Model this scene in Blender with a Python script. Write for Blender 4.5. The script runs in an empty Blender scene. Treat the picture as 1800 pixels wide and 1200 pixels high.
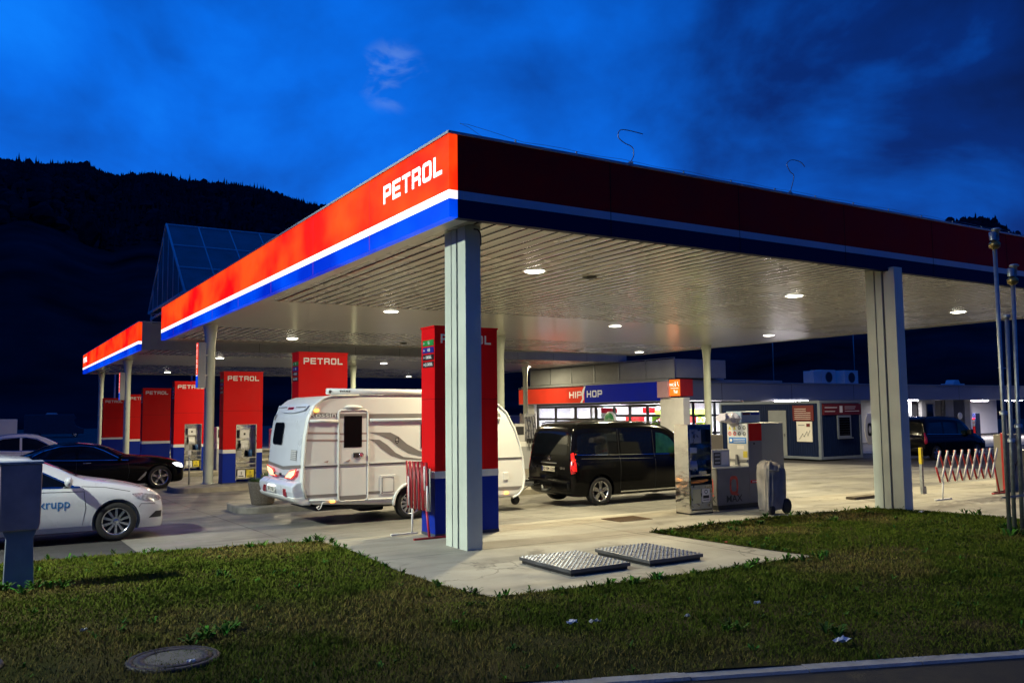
import bpy, bmesh, math, random
import numpy as np
from mathutils import Vector, Matrix
from mathutils.geometry import delaunay_2d_cdt
from mathutils.bvhtree import BVHTree
R = math.radians
PI = math.pi
random.seed(7)
np.random.seed(7)
scn = bpy.context.scene
col = scn.collection

# ------------------------------------------------------------ camera
cam_d = bpy.data.cameras.new('camera')
cam = bpy.data.objects.new('camera', cam_d); col.objects.link(cam)
cam_d.sensor_width = 36; cam_d.lens = 30.11; cam_d.clip_start = .1; cam_d.clip_end = 9000
_r, _u, _f = Vector((.85098, -.52508, -.01078)), Vector((-.03378, -.07521, .9966)), Vector((.52411, .84772, .08173))
cam.matrix_world = Matrix(((_r.x, _u.x, -_f.x, -5.7504), (_r.y, _u.y, -_f.y, -11.0112), (_r.z, _u.z, -_f.z, 2.1), (0, 0, 0, 1)))
scn.camera = cam

# ------------------------------------------------------------ view and engine
scn.view_settings.view_transform = 'Standard'
scn.view_settings.look = 'None'
scn.view_settings.exposure = 0.0
scn.view_settings.gamma = 1.0
scn.cycles.use_denoising = True
scn.cycles.max_bounces = 6
scn.cycles.diffuse_bounces = 3
scn.cycles.glossy_bounces = 3
scn.cycles.transparent_max_bounces = 8
scn.cycles.sample_clamp_indirect = 4
scn.cycles.caustics_reflective = False
scn.cycles.caustics_refractive = False

# ------------------------------------------------------------ dusk sky
world = bpy.data.worlds.new('World'); scn.world = world; world.use_nodes = True
wt = world.node_tree; wt.nodes.clear()
WN = wt.nodes.new; WL = wt.links.new
def wmath(op, a, b=None, clamp=False):
    n = WN('ShaderNodeMath'); n.operation = op; n.use_clamp = clamp
    for i, v in enumerate((a, b)):
        if v is None: continue
        if isinstance(v, (int, float)): n.inputs[i].default_value = v
        else: WL(v, n.inputs[i])
    return n.outputs[0]
def wdot(d):
    n = WN('ShaderNodeVectorMath'); n.operation = 'DOT_PRODUCT'; WL(tc.outputs['Generated'], n.inputs[0])
    n.inputs[1].default_value = Vector(d).normalized(); return n.outputs['Value']
def wrange(v, a, b, c=0, d=1):
    n = WN('ShaderNodeMapRange'); n.interpolation_type = 'SMOOTHSTEP'; WL(v, n.inputs[0])
    for i, x in enumerate((a, b, c, d)): n.inputs[i+1].default_value = x
    return n.outputs[0]
tc = WN('ShaderNodeTexCoord')
mp = WN('ShaderNodeMapping'); mp.inputs['Scale'].default_value = (1, 1, 1.5); mp.inputs['Location'].default_value = (.35, .2, .1); WL(tc.outputs['Generated'], mp.inputs[0])
n1 = WN('ShaderNodeTexNoise'); n1.inputs['Scale'].default_value = 3.4; n1.inputs['Detail'].default_value = 8; n1.inputs['Roughness'].default_value = .52; n1.inputs['Distortion'].default_value = .35; WL(mp.outputs[0], n1.inputs[0])
n2 = WN('ShaderNodeTexNoise'); n2.inputs['Scale'].default_value = 7.5; n2.inputs['Detail'].default_value = 6; WL(mp.outputs[0], n2.inputs[0])
n4 = WN('ShaderNodeTexNoise'); n4.inputs['Scale'].default_value = 19; n4.inputs['Detail'].default_value = 7; n4.inputs['Distortion'].default_value = .5; WL(mp.outputs[0], n4.inputs[0])
cl = wmath('ADD', wmath('MULTIPLY', wmath('SUBTRACT', n1.outputs['Fac'], .5), 1.9), wmath('MULTIPLY', wmath('SUBTRACT', n2.outputs['Fac'], .5), .55))
bright = wrange(wdot((.15, .93, .30)), .55, 1.0, .35, .80)
dark1 = wrange(wdot((.76, .50, .42)), .88, 1.0, 0, .30)
glow = wrange(wdot((.83, .50, .23)), .975, 1.0, 0, .20)
v = wmath('ADD', wmath('ADD', bright, wmath('MULTIPLY', cl, .72)), wmath('SUBTRACT', glow, dark1), True)
ramp = WN('ShaderNodeValToRGB'); WL(v, ramp.inputs[0])
e = ramp.color_ramp.elements
e[0].position = 0; e[0].color = (.001, .006, .045, 1)
e[1].position = 1; e[1].color = (.002, .20, .96, 1)
for p_, c_ in ((.3, (.0005, .022, .17, 1)), (.55, (.0005, .085, .50, 1)), (.8, (.0005, .145, .80, 1))):
    q = e.new(p_); q.color = c_
wisp = wmath('MULTIPLY', wrange(wdot((.374, .85, .37)), .9990, .9999), wrange(n4.outputs['Fac'], .50, .66))
wm = WN('ShaderNodeMixRGB'); WL(wmath('MULTIPLY', wisp, .38), wm.inputs[0]); WL(ramp.outputs[0], wm.inputs[1]); wm.inputs[2].default_value = (.20, .36, .78, 1)
sky = WN('ShaderNodeTexSky'); sky.sky_type = 'NISHITA'; sky.sun_disc = False
sky.sun_elevation = R(-4); sky.sun_rotation = R(20)
b1 = WN('ShaderNodeBackground'); WL(wm.outputs[0], b1.inputs[0]); b1.inputs[1].default_value = 1.0
b2 = WN('ShaderNodeBackground'); WL(sky.outputs[0], b2.inputs[0]); b2.inputs[1].default_value = .05
ad = WN('ShaderNodeAddShader'); WL(b1.outputs[0], ad.inputs[0]); WL(b2.outputs[0], ad.inputs[1])
wo = WN('ShaderNodeOutputWorld'); WL(ad.outputs[0], wo.inputs[0])

# ------------------------------------------------------------ materials
MATS = {}
def mat(name, base=(.5, .5, .5), rough=.6, metal=0, emit=None, es=0, var=.12, vs=3.0, bump=0, bs=30, coat=0, spec=.5, rvar=.12):
    """procedural material: noise drives colour, roughness and (optionally) bump"""
    if name in MATS: return MATS[name]
    m = bpy.data.materials.new(name); m.use_nodes = True; MATS[name] = m
    t = m.node_tree; b = t.nodes['Principled BSDF']
    g = t.nodes.new('ShaderNodeNewGeometry')
    n = t.nodes.new('ShaderNodeTexNoise'); n.inputs['Scale'].default_value = vs; n.inputs['Detail'].default_value = 6
    t.links.new(g.outputs['Position'], n.inputs['Vector'])
    r = t.nodes.new('ShaderNodeMapRange'); t.links.new(n.outputs['Fac'], r.inputs[0])
    r.inputs[1].default_value = .25; r.inputs[2].default_value = .75; r.inputs[3].default_value = 1-var; r.inputs[4].default_value = 1+var
    mx = t.nodes.new('ShaderNodeVectorMath'); mx.operation = 'SCALE'; mx.inputs[0].default_value = base[:3]
    t.links.new(r.outputs[0], mx.inputs['Scale']); t.links.new(mx.outputs[0], b.inputs['Base Color'])
    r2 = t.nodes.new('ShaderNodeMapRange'); t.links.new(n.outputs['Fac'], r2.inputs[0])
    r2.inputs[1].default_value = .3; r2.inputs[2].default_value = .7
    r2.inputs[3].default_value = max(.02, rough-rvar*rough); r2.inputs[4].default_value = min(1, rough+rvar*rough*1.5)
    t.links.new(r2.outputs[0], b.inputs['Roughness'])
    b.inputs['Metallic'].default_value = metal
    b.inputs['Specular IOR Level'].default_value = spec
    b.inputs['Coat Weight'].default_value = coat; b.inputs['Coat Roughness'].default_value = .14 if 'ceiling' in name else .05
    if emit:
        b.inputs['Emission Strength'].default_value = es
        if var > 0:
            me = t.nodes.new('ShaderNodeVectorMath'); me.operation = 'SCALE'; me.inputs[0].default_value = emit[:3]
            t.links.new(r.outputs[0], me.inputs['Scale']); t.links.new(me.outputs[0], b.inputs['Emission Color'])
        else: b.inputs['Emission Color'].default_value = (*emit[:3], 1)
    if bump:
        n3 = t.nodes.new('ShaderNodeTexNoise'); n3.inputs['Scale'].default_value = bs; n3.inputs['Detail'].default_value = 4
        t.links.new(g.outputs['Position'], n3.inputs['Vector'])
        bp = t.nodes.new('ShaderNodeBump'); bp.inputs['Strength'].default_value = bump; bp.inputs['Distance'].default_value = .02
        t.links.new(n3.outputs['Fac'], bp.inputs['Height']); t.links.new(bp.outputs[0], b.inputs['Normal'])
    return m

def ground_mat(name, c0, c1, stain, joints=0, rough=.75, bump=.25, spec=.4):
    m = bpy.data.materials.new(name); m.use_nodes = True; MATS[name] = m
    t = m.node_tree; b = t.nodes['Principled BSDF']; N = t.nodes.new; L = t.links.new
    g = N('ShaderNodeNewGeometry')
    def noise(s, d=6, ro=.55, dist=0, src=None):
        n = N('ShaderNodeTexNoise'); n.inputs['Scale'].default_value = s; n.inputs['Detail'].default_value = d
        n.inputs['Roughness'].default_value = ro; n.inputs['Distortion'].default_value = dist
        L(src or g.outputs['Position'], n.inputs['Vector']); return n.outputs['Fac']
    def rng(v, a, b_, c, d):
        n = N('ShaderNodeMapRange'); L(v, n.inputs[0])
        for i, x in enumerate((a, b_, c, d)): n.inputs[i+1].default_value = x
        return n.outputs[0]
    def mixc(f, a, b_):
        n = N('ShaderNodeMixRGB'); L(f, n.inputs[0])
        for i, x in ((1, a), (2, b_)):
            if isinstance(x, tuple): n.inputs[i].default_value = (*x, 1)
            else: L(x, n.inputs[i])
        return n.outputs[0]
    mp = N('ShaderNodeMapping'); mp.inputs['Scale'].default_value = (.28, 1.6, 1); L(g.outputs['Position'], mp.inputs[0])
    a = mixc(rng(noise(.45, 8), .35, .68, 0, 1), c0, c1)
    # tyre tracks and drips drawn out along the lanes, then blotchy oil stains
    a = mixc(rng(noise(1.0, 7, .6, .4, mp.outputs[0]), .50, .66, 0, .55), a, stain)
    a = mixc(rng(noise(1.1, 8, .62, .6), .585, .68, 0, .62), a, stain)
    a = mixc(rng(noise(7, 5), .62, .72, 0, .35), a, stain)
    sp = noise(160, 2)
    a = mixc(rng(sp, .3, .7, .0, .28), a, tuple(x*.55 for x in c0))
    if joints:
        s = N('ShaderNodeSeparateXYZ'); L(g.outputs['Position'], s.inputs[0])
        wv = noise(2.5, 3)
        outs = []
        for ax, st, off in ((0, joints, 1.3), (1, joints*.62, 0.75)):
            q = N('ShaderNodeMath'); q.operation = 'ADD'; L(s.outputs[ax], q.inputs[0]); q.inputs[1].default_value = off+200*joints
            q2 = N('ShaderNodeMath'); q2.operation = 'PINGPONG'; L(q.outputs[0], q2.inputs[0]); q2.inputs[1].default_value = st/2
            outs.append(rng(q2.outputs[0], .008, .02, 1, 0))
        mxn = N('ShaderNodeMath'); mxn.operation = 'MAXIMUM'; L(outs[0], mxn.inputs[0]); L(outs[1], mxn.inputs[1])
        jm = N('ShaderNodeMath'); jm.operation = 'MULTIPLY'; L(mxn.outputs[0], jm.inputs[0]); L(rng(wv, .3, .6, .25, .85), jm.inputs[1])
        a = mixc(jm.outputs[0], a, tuple(x*.35 for x in stain))
        # crack network
        vo = N('ShaderNodeTexVoronoi'); vo.feature = 'DISTANCE_TO_EDGE'; vo.inputs['Scale'].default_value = .38
        wn = N('ShaderNodeVectorMath'); wn.operation = 'ADD'; L(g.outputs['Position'], wn.inputs[0])
        nn = N('ShaderNodeTexNoise'); nn.inputs['Scale'].default_value = 1.6; nn.inputs['Detail'].default_value = 6; L(g.outputs['Position'], nn.inputs['Vector'])
        L(nn.outputs['Color'], wn.inputs[1]); L(wn.outputs[0], vo.inputs['Vector'])
        cm = N('ShaderNodeMath'); cm.operation = 'MULTIPLY'; L(rng(vo.outputs['Distance'], .002, .008, 1, 0), cm.inputs[0]); L(rng(noise(.3, 2), .52, .6, 0, .55), cm.inputs[1])
        a = mixc(cm.outputs[0], a, tuple(x*.4 for x in stain))
    L(a, b.inputs['Base Color']); b.inputs['Specular IOR Level'].default_value = spec
    L(rng(noise(1.3, 6), .35, .65, rough-.22, rough+.12), b.inputs['Roughness'])
    bp = N('ShaderNodeBump'); bp.inputs['Strength'].default_value = bump; bp.inputs['Distance'].default_value = .01
    L(noise(90, 4), bp.inputs['Height']); L(bp.outputs[0], b.inputs['Normal'])
    return m

def glass(name, tint=(.88, .92, .92), refl=.03, rough=.02):
    m = bpy.data.materials.new(name); m.use_nodes = True; MATS[name] = m
    t = m.node_tree; t.nodes.clear(); N = t.nodes.new
    tr = N('ShaderNodeBsdfTransparent'); tr.inputs[0].default_value = (*tint, 1)
    gl = N('ShaderNodeBsdfGlossy'); gl.inputs['Roughness'].default_value = rough
    fr = N('ShaderNodeLayerWeight'); fr.inputs[0].default_value = .25
    ml = N('ShaderNodeMath'); ml.operation = 'MULTIPLY_ADD'; t.links.new(fr.outputs['Fresnel'], ml.inputs[0]); ml.inputs[1].default_value = .45; ml.inputs[2].default_value = refl
    mx = N('ShaderNodeMixShader'); t.links.new(ml.outputs[0], mx.inputs[0]); t.links.new(tr.outputs[0], mx.inputs[1]); t.links.new(gl.outputs[0], mx.inputs[2])
    o = N('ShaderNodeOutputMaterial'); t.links.new(mx.outputs[0], o.inputs[0]); return m

def steel(name, base=(.55, .54, .52), rough=.12, wave=2.2, strength=.25):
    m = mat(name, base, rough, 1, var=.08, vs=5, rvar=.5)
    t = m.node_tree; b = t.nodes['Principled BSDF']
    g = t.nodes.new('ShaderNodeNewGeometry')
    mp = t.nodes.new('ShaderNodeMapping'); mp.inputs['Scale'].default_value = (1, 1, 2.2); t.links.new(g.outputs['Position'], mp.inputs[0])
    n = t.nodes.new('ShaderNodeTexNoise'); n.inputs['Scale'].default_value = wave; n.inputs['Detail'].default_value = 2
    t.links.new(mp.outputs[0], n.inputs['Vector'])
    bp = t.nodes.new('ShaderNodeBump'); bp.inputs['Strength'].default_value = strength; bp.inputs['Distance'].default_value = .05
    t.links.new(n.outputs['Fac'], bp.inputs['Height']); t.links.new(bp.outputs[0], b.inputs['Normal'])
    return m

def litpanel(name, lo, hi, s, axis_scale=(1, .45, .8)):
    """back-lit sign face: the tubes behind it make it glow unevenly"""
    m = mat(name, tuple(x*.25 for x in hi), .5, var=.03, spec=.1)
    t = m.node_tree; b = t.nodes['Principled BSDF']
    g = t.nodes.new('ShaderNodeNewGeometry')
    mp = t.nodes.new('ShaderNodeMapping'); mp.inputs['Scale'].default_value = axis_scale; t.links.new(g.outputs['Position'], mp.inputs[0])
    n = t.nodes.new('ShaderNodeTexNoise'); n.inputs['Scale'].default_value = .9; n.inputs['Detail'].default_value = 4
    t.links.new(mp.outputs[0], n.inputs['Vector'])
    r = t.nodes.new('ShaderNodeValToRGB'); t.links.new(n.outputs['Fac'], r.inputs[0])
    r.color_ramp.elements[0].position = .38; r.color_ramp.elements[0].color = (*lo, 1)
    r.color_ramp.elements[1].position = .62; r.color_ramp.elements[1].color = (*hi, 1)
    t.links.new(r.outputs[0], b.inputs['Emission Color']); b.inputs['Emission Strength'].default_value = s
    return m

M_conc = ground_mat('stained_concrete', (.27, .25, .205), (.42, .39, .315), (.11, .095, .075), joints=5.2)
M_lane = ground_mat('lane_concrete', (.145, .138, .122), (.27, .26, .225), (.050, .044, .037), joints=5.2, rough=.7)
M_asph = ground_mat('dark_asphalt', (.045, .044, .045), (.065, .062, .060), (.025, .024, .024), rough=.85, bump=.6, spec=.2)
M_soil = ground_mat('lawn_soil', (.030, .034, .008), (.075, .058, .020), (.016, .020, .005), rough=.95, bump=1.0, spec=.03)
M_kerb = mat('kerb_stone', (.30, .29, .27), .8, var=.35, vs=6, bump=.4, bs=60)
M_kerbd = mat('island_kerb', (.27, .25, .20), .8, var=.4, vs=3, bump=.4, bs=50)
M_white = mat('white_paint', (.72, .72, .70), .35, var=.06)
M_colp = mat('column_paint', (.52, .57, .49), .45, var=.10, vs=2, bump=.05, bs=8)
M_groove = mat('column_groove', (.14, .15, .14), .6)
M_ceil = mat('ceiling_slat', (.37, .36, .31), .26, var=.03, vs=.8, rvar=.1, coat=.7)
M_ceil2 = mat('ceiling_panel', (.45, .435, .375), .33, var=.03, vs=.5, rvar=.08, coat=.5)
M_gap = mat('ceiling_gap', (.012, .011, .010), .9, spec=.1)
M_grey = mat('grey_cladding', (.30, .31, .32), .5, var=.12, vs=1.5)
M_red = mat('red_paint', (.60, .003, .004), .55, var=.05, vs=2, spec=.15)
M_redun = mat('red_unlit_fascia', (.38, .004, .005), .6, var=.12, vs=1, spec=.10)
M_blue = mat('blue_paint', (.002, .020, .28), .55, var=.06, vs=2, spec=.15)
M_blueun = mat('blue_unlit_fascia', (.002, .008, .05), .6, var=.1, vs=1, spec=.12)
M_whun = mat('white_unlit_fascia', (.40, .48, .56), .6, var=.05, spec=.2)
M_lred = litpanel('lit_red', (.95, .003, .002), (1.0, .075, .005), 1.3)
M_lwhite = mat('lit_white', (.8, .8, .8), .4, emit=(1, .97, .92), es=1.25, var=.04)
M_lblue = litpanel('lit_blue', (.0, .020, .55), (.0, .085, .95), 1.0)
M_steel = steel('polished_steel')
M_brush = mat('brushed_steel', (.42, .42, .41), .32, 1, var=.12, vs=9, rvar=.4)
M_galv = mat('galvanised_steel', (.33, .35, .36), .45, .85, var=.2, vs=12)
M_dark = mat('black_plastic', (.015, .015, .016), .45, var=.2)
M_rub = mat('tyre_rubber', (.012, .012, .012), .75, var=.2, bump=.2, bs=60)
M_alloy = mat('alloy_rim', (.50, .50, .50), .25, .9, var=.06)
M_carw = mat('white_car_paint', (.58, .59, .61), .28, coat=.8, var=.03)
M_carb = mat('black_car_paint', (.002, .002, .0025), .14, coat=0, var=.05, spec=.22)
M_wind = mat('dark_car_glass', (.003, .004, .006), .05, coat=0, var=.05, spec=.38)
M_windg = mat('green_reflection_glass', (.010, .045, .025), .06, coat=0, spec=.5, var=.5, vs=6)  # green tone stands in for a reflection in the glass
M_chrome = mat('chrome_trim', (.7, .7, .7), .12, 1, var=.03)
M_hl = mat('headlight_lens', (.30, .30, .33), .15, .2, coat=.5, var=.7, vs=26)
M_hlon = mat('headlight_lit', (.9, .9, .9), .1, emit=(.85, .93, 1), es=2.2, var=.5, vs=12)
M_tlon = mat('tail_light_lit', (.6, .01, .01), .2, emit=(1, .06, .02), es=2.4, var=.6, vs=14)
M_tl = mat('tail_light', (.35, .008, .008), .2, coat=1, var=.3, vs=12)
M_amber = mat('amber_lamp_lit', (.9, .4, .05), .3, emit=(1, .36, .04), es=7, var=0)
M_cvw = mat('caravan_sheet', (.73, .745, .71), .36, var=.03, vs=2, bump=.03, bs=70, coat=.2)
M_cvr = mat('sky_tinted_rear_shell', (.62, .66, .72), .3, var=.03, coat=.3)  # bluer than the sides: sky light put into the colour
M_cvg = mat('caravan_grey_decal', (.20, .19, .18), .4, var=.05)
M_cvp = mat('caravan_taupe_decal', (.36, .27, .24), .4, var=.05)
M_plate = mat('number_plate', (.72, .70, .62), .4, var=.05)
M_black = mat('black_lettering', (.02, .02, .02), .5)
M_lw = mat('white_lettering', (.72, .70, .66), .4, var=.04)
M_lamp = mat('lamp_diffuser', (.9, .9, .9), .4, emit=(1, .95, .78), es=14, var=0)
M_tube = mat('fluorescent_tube', (.9, .9, .9), .4, emit=(1, .93, .98), es=45, var=0)
M_ply = mat('yellow_paint', (.62, .50, .03), .5, var=.15, vs=9)
M_glass = glass('window_glass')
M_skyg = mat('skylight_glass', (.075, .13, .16), .4, var=.45, vs=1.3, spec=.6)
M_lime = mat('glowing_lime_panel', (.35, .62, .04), .5, emit=(.28, .62, .02), es=.55, var=.15)  # shelf back glows by itself, standing in for shop lighting on it
M_wall = mat('painted_wall', (.30, .30, .29), .8, var=.12, vs=2, spec=.2)
M_wallin = mat('shop_inner_wall', (.80, .78, .83), .7, var=.04)
M_cont = mat('blue_container_paint', (.004, .012, .050), .6, var=.2, vs=4, spec=.15)
M_contw = mat('container_frame_paint', (.15, .18, .23), .6, var=.1, spec=.2)
M_frame = mat('dark_window_frame', (.018, .018, .020), .4, var=.1)
M_post = mat('red_poster', (.12, .008, .010), .6, var=.2, vs=6)
M_hill = mat('hazy_forest_floor', (.014, .026, .036), 1, var=.7, vs=.03, spec=0)  # blue in the base stands in for haze and dusk light
M_wood = mat('hazy_foliage', (.016, .028, .038), 1, var=.5, vs=.05, spec=0)  # bluish like the slope below, haze mixed into the leaf colour

# ------------------------------------------------------------ mesh helpers
class MB:
    """collects faces; build() links them as one mesh object"""
    def __init__(s): s.v = []; s.f = []; s.mi = []; s.sm = []; s.ms = []
    def _m(s, m):
        if m not in s.ms: s.ms.append(m)
        return s.ms.index(m)
    def add(s, vs, fs, m=None, smooth=False):
        o = len(s.v); s.v += [tuple(p) for p in vs]; k = s._m(m)
        for f in fs: s.f.append([o+i for i in f]); s.mi.append(k); s.sm.append(smooth)
        return s
    def box(s, x0, x1, y0, y1, z0, z1, m=None):
        return s.add([(x0,y0,z0),(x1,y0,z0),(x1,y1,z0),(x0,y1,z0),(x0,y0,z1),(x1,y0,z1),(x1,y1,z1),(x0,y1,z1)],
                     [(0,3,2,1),(4,5,6,7),(0,1,5,4),(1,2,6,5),(2,3,7,6),(3,0,4,7)], m)
    def prism(s, pts, axis, a, b, m=None, smooth=False):
        """extrude a 2-D outline along an axis; for x the outline is (y,z), for y it is (x,z), for z it is (x,y)"""
        f = {'x': lambda p, t: (t, p[0], p[1]), 'y': lambda p, t: (p[0], t, p[1]), 'z': lambda p, t: (p[0], p[1], t)}[axis]
        n = len(pts); vs = [f(p, a) for p in pts]+[f(p, b) for p in pts]
        s.add(vs, [(i, (i+1) % n, n+(i+1) % n, n+i) for i in range(n)], m, smooth)
        o = len(s.v)-2*n; k = s._m(m)
        s.f.append([o+i for i in range(n)][::-1]); s.mi.append(k); s.sm.append(False)
        s.f.append([o+n+i for i in range(n)]); s.mi.append(k); s.sm.append(False)
        return s
    def tube(s, pts, r, m=None, n=8, caps=True):
        pts = [Vector(p) for p in pts]; rs = r if isinstance(r, (list, tuple)) else [r]*len(pts)
        vs = []; fs = []; up = None
        for i, p in enumerate(pts):
            d = (pts[min(i+1, len(pts)-1)]-pts[max(i-1, 0)]).normalized()
            if up is None: up = Vector((0,0,1)) if abs(d.z) < .9 else Vector((1,0,0))
            a = d.cross(up)
            if a.length < 1e-4: up = Vector((0,1,0)) if abs(d.y) < .9 else Vector((1,0,0)); a = d.cross(up)
            a.normalize(); b = a.cross(d).normalized(); up = b
            for k in range(n): vs.append(p+(a*math.cos(2*PI*k/n)+b*math.sin(2*PI*k/n))*rs[i])
        for i in range(len(pts)-1):
            for k in range(n): fs.append((i*n+k, i*n+(k+1) % n, (i+1)*n+(k+1) % n, (i+1)*n+k))
        s.add(vs, fs, m, True)
        if caps:
            o = len(s.v)-len(vs); k = s._m(m)
            for q, rev in ((0, False), (len(pts)-1, True)):
                f = [o+q*n+j for j in range(n)]; s.f.append(f[::-1] if rev else f); s.mi.append(k); s.sm.append(False)
        return s
    def lathe(s, prof, m=None, n=24, c=(0,0,0), axis='z', smooth=True):
        vs = []; fs = []
        for (r, h) in prof:
            for k in range(n):
                a = 2*PI*k/n; p = (r*math.cos(a), r*math.sin(a), h)
                if axis == 'y': p = (p[0], p[2], p[1])
                if axis == 'x': p = (p[2], p[0], p[1])
                vs.append((p[0]+c[0], p[1]+c[1], p[2]+c[2]))
        for i in range(len(prof)-1):
            for k in range(n): fs.append((i*n+k, i*n+(k+1) % n, (i+1)*n+(k+1) % n, (i+1)*n+k))
        return s.add(vs, fs, m, smooth)
    def build(s, name, m=None, parent=None, bevel=0, seg=2):
        me = bpy.data.meshes.new(name); me.from_pydata(s.v, [], s.f)
        for q in s.ms: me.materials.append(q or m)
        me.polygons.foreach_set('material_index', s.mi); me.polygons.foreach_set('use_smooth', s.sm)
        bm = bmesh.new(); bm.from_mesh(me); bmesh.ops.recalc_face_normals(bm, faces=bm.faces); bm.to_mesh(me); bm.free()
        me.update(); o = bpy.data.objects.new(name, me); col.objects.link(o)
        if parent: o.parent = parent
        if bevel:
            b = o.modifiers.new('bevel', 'BEVEL'); b.width = bevel; b.segments = seg; b.limit_method = 'ANGLE'; b.angle_limit = R(35)
            b.harden_normals = False
        return o
def tag(o, label=None, cat=None, group=None, kind=None):
    if label: o['label'] = label
    if cat: o['category'] = cat
    if group: o['group'] = group
    if kind: o['kind'] = kind
    return o
def thing(name, label, cat, loc=(0,0,0), rz=0, group=None):
    o = bpy.data.objects.new(name, None); col.objects.link(o); o.location = loc; o.rotation_euler = (0,0,rz); o.empty_display_size = .2
    return tag(o, label, cat, group)
def copy_tree(o, parent=None):
    c = o.copy(); col.objects.link(c)
    if parent: c.parent = parent
    for ch in [x for x in bpy.data.objects if x.parent == o]: copy_tree(ch, c)
    return c
def finish(o):
    """bake modifiers into the mesh"""
    dg = bpy.context.evaluated_depsgraph_get(); dg.update()
    me = bpy.data.meshes.new_from_object(o.evaluated_get(dg)); o.modifiers.clear(); o.data = me; me.set_sharp_from_angle(angle=R(38)); return o
def gz(y): return float(np.interp(y, [2, 15, 25, 48], [0, -.24, -.27, -.45]))

# lettering: block capitals cut as outlines, other text from the built-in font
def curve_mesh(cu, name, m, parent, M):
    o = bpy.data.objects.new(name, cu); col.objects.link(o)
    dg = bpy.context.evaluated_depsgraph_get(); me = bpy.data.meshes.new_from_object(o.evaluated_get(dg))
    bpy.data.objects.remove(o); me.materials.clear(); me.materials.append(m)
    q = bpy.data.objects.new(name, me); col.objects.link(q); q.parent = parent; q.matrix_local = M; return q
FACE = {'-y': (PI/2, 0, 0), '-x': (PI/2, 0, -PI/2), '+y': (PI/2, 0, PI), '+x': (PI/2, 0, PI/2), 'z': (0, 0, 0)}
def mtx(loc, face):
    from mathutils import Euler
    return Matrix.Translation(loc) @ Euler(FACE[face] if isinstance(face, str) else face).to_matrix().to_4x4()
def txt(body, loc, face, size, m, parent, name='lettering', ext=.003, sx=1.0, bold=.0, width=None, align='CENTER'):
    cu = bpy.data.curves.new(name, 'FONT'); cu.body = body; cu.size = size; cu.extrude = ext; cu.offset = bold*size
    cu.align_x = align; cu.align_y = 'CENTER'; cu.resolution_u = 3
    o = curve_mesh(cu, name, m, parent, mtx(loc, face))
    if width:
        xs = [v.co.x for v in o.data.vertices]; w = max(xs)-min(xs); sx = width/w
    for v in o.data.vertices: v.co.x *= sx
    return o
def glyph(c, w, t):
    k = .13; h = 1.0; u = .46; 
    if c == 'P': return [[(0,0),(t,0),(t,u-.12),(w-k,u-.12),(w,u),(w,h-k),(w-k,h),(0,h)], [(t,u+.10),(t,h-.2),(w-t,h-.2),(w-t,u+.10)]]
    if c == 'E': return [[(0,0),(w,0),(w,.2),(t,.2),(t,.4),(w-.08,.4),(w-.08,.6),(t,.6),(t,.8),(w,.8),(w,1),(0,1)]]
    if c == 'T': a=(w-t)/2; return [[(a,0),(a+t,0),(a+t,.8),(w,.8),(w,1),(0,1),(0,.8),(a,.8)]]
    if c == 'R': return [[(0,0),(t,0),(t,.34),(w-t-.06,.34),(w-t,.26),(w-t,0),(w,0),(w,.34),(w-.08,.44),(w,.56),(w,h-k),(w-k,h),(0,h)], [(t,.54),(t,.8),(w-t,.8),(w-t,.54)]]
    if c == 'O': a = .2; return [[(a,0),(w-a,0),(w-.06,.06),(w,a),(w,h-a),(w-.06,h-.06),(w-a,h),(a,h),(.06,h-.06),(0,h-a),(0,a),(.06,.06)], [(t,.27),(t,.73),(t+.07,.8),(w-t-.07,.8),(w-t,.73),(w-t,.27),(w-t-.07,.2),(t+.07,.2)]]
    if c == 'L': return [[(0,0),(w*.9,0),(w*.9,.2),(t,.2),(t,1),(0,1)]]
    if c == 'H': return [[(0,0),(t,0),(t,.4),(w-t,.4),(w-t,0),(w,0),(w,1),(w-t,1),(w-t,.6),(t,.6),(t,1),(0,1)]]
    if c == 'I': return [[(0,0),(t,0),(t,1),(0,1)]]
def block_text(word, loc, face, width, height, m, parent, name='lettering', ext=.004, t=.23):
    """loc is the lower left corner as read"""
    cu = bpy.data.curves.new(name, 'CURVE'); cu.dimensions = '2D'; cu.fill_mode = 'BOTH'; cu.extrude = ext
    x = 0; g = .27; w = 1.10; adv = []
    for c in word:
        ww = t if c == 'I' else w
        for lp in glyph(c, ww, t):
            s = cu.splines.new('POLY'); s.points.add(len(lp)-1); s.use_cyclic_u = True
            for i, p in enumerate(lp): s.points[i].co = (p[0]+x, p[1], 0, 1)
        x += ww*(.93 if c == 'L' else 1)+g
    o = curve_mesh(cu, name, m, parent, mtx(loc, face)); tot = x-g
    for v in o.data.vertices: v.co.x *= width/tot; v.co.y *= height
    return o

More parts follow.
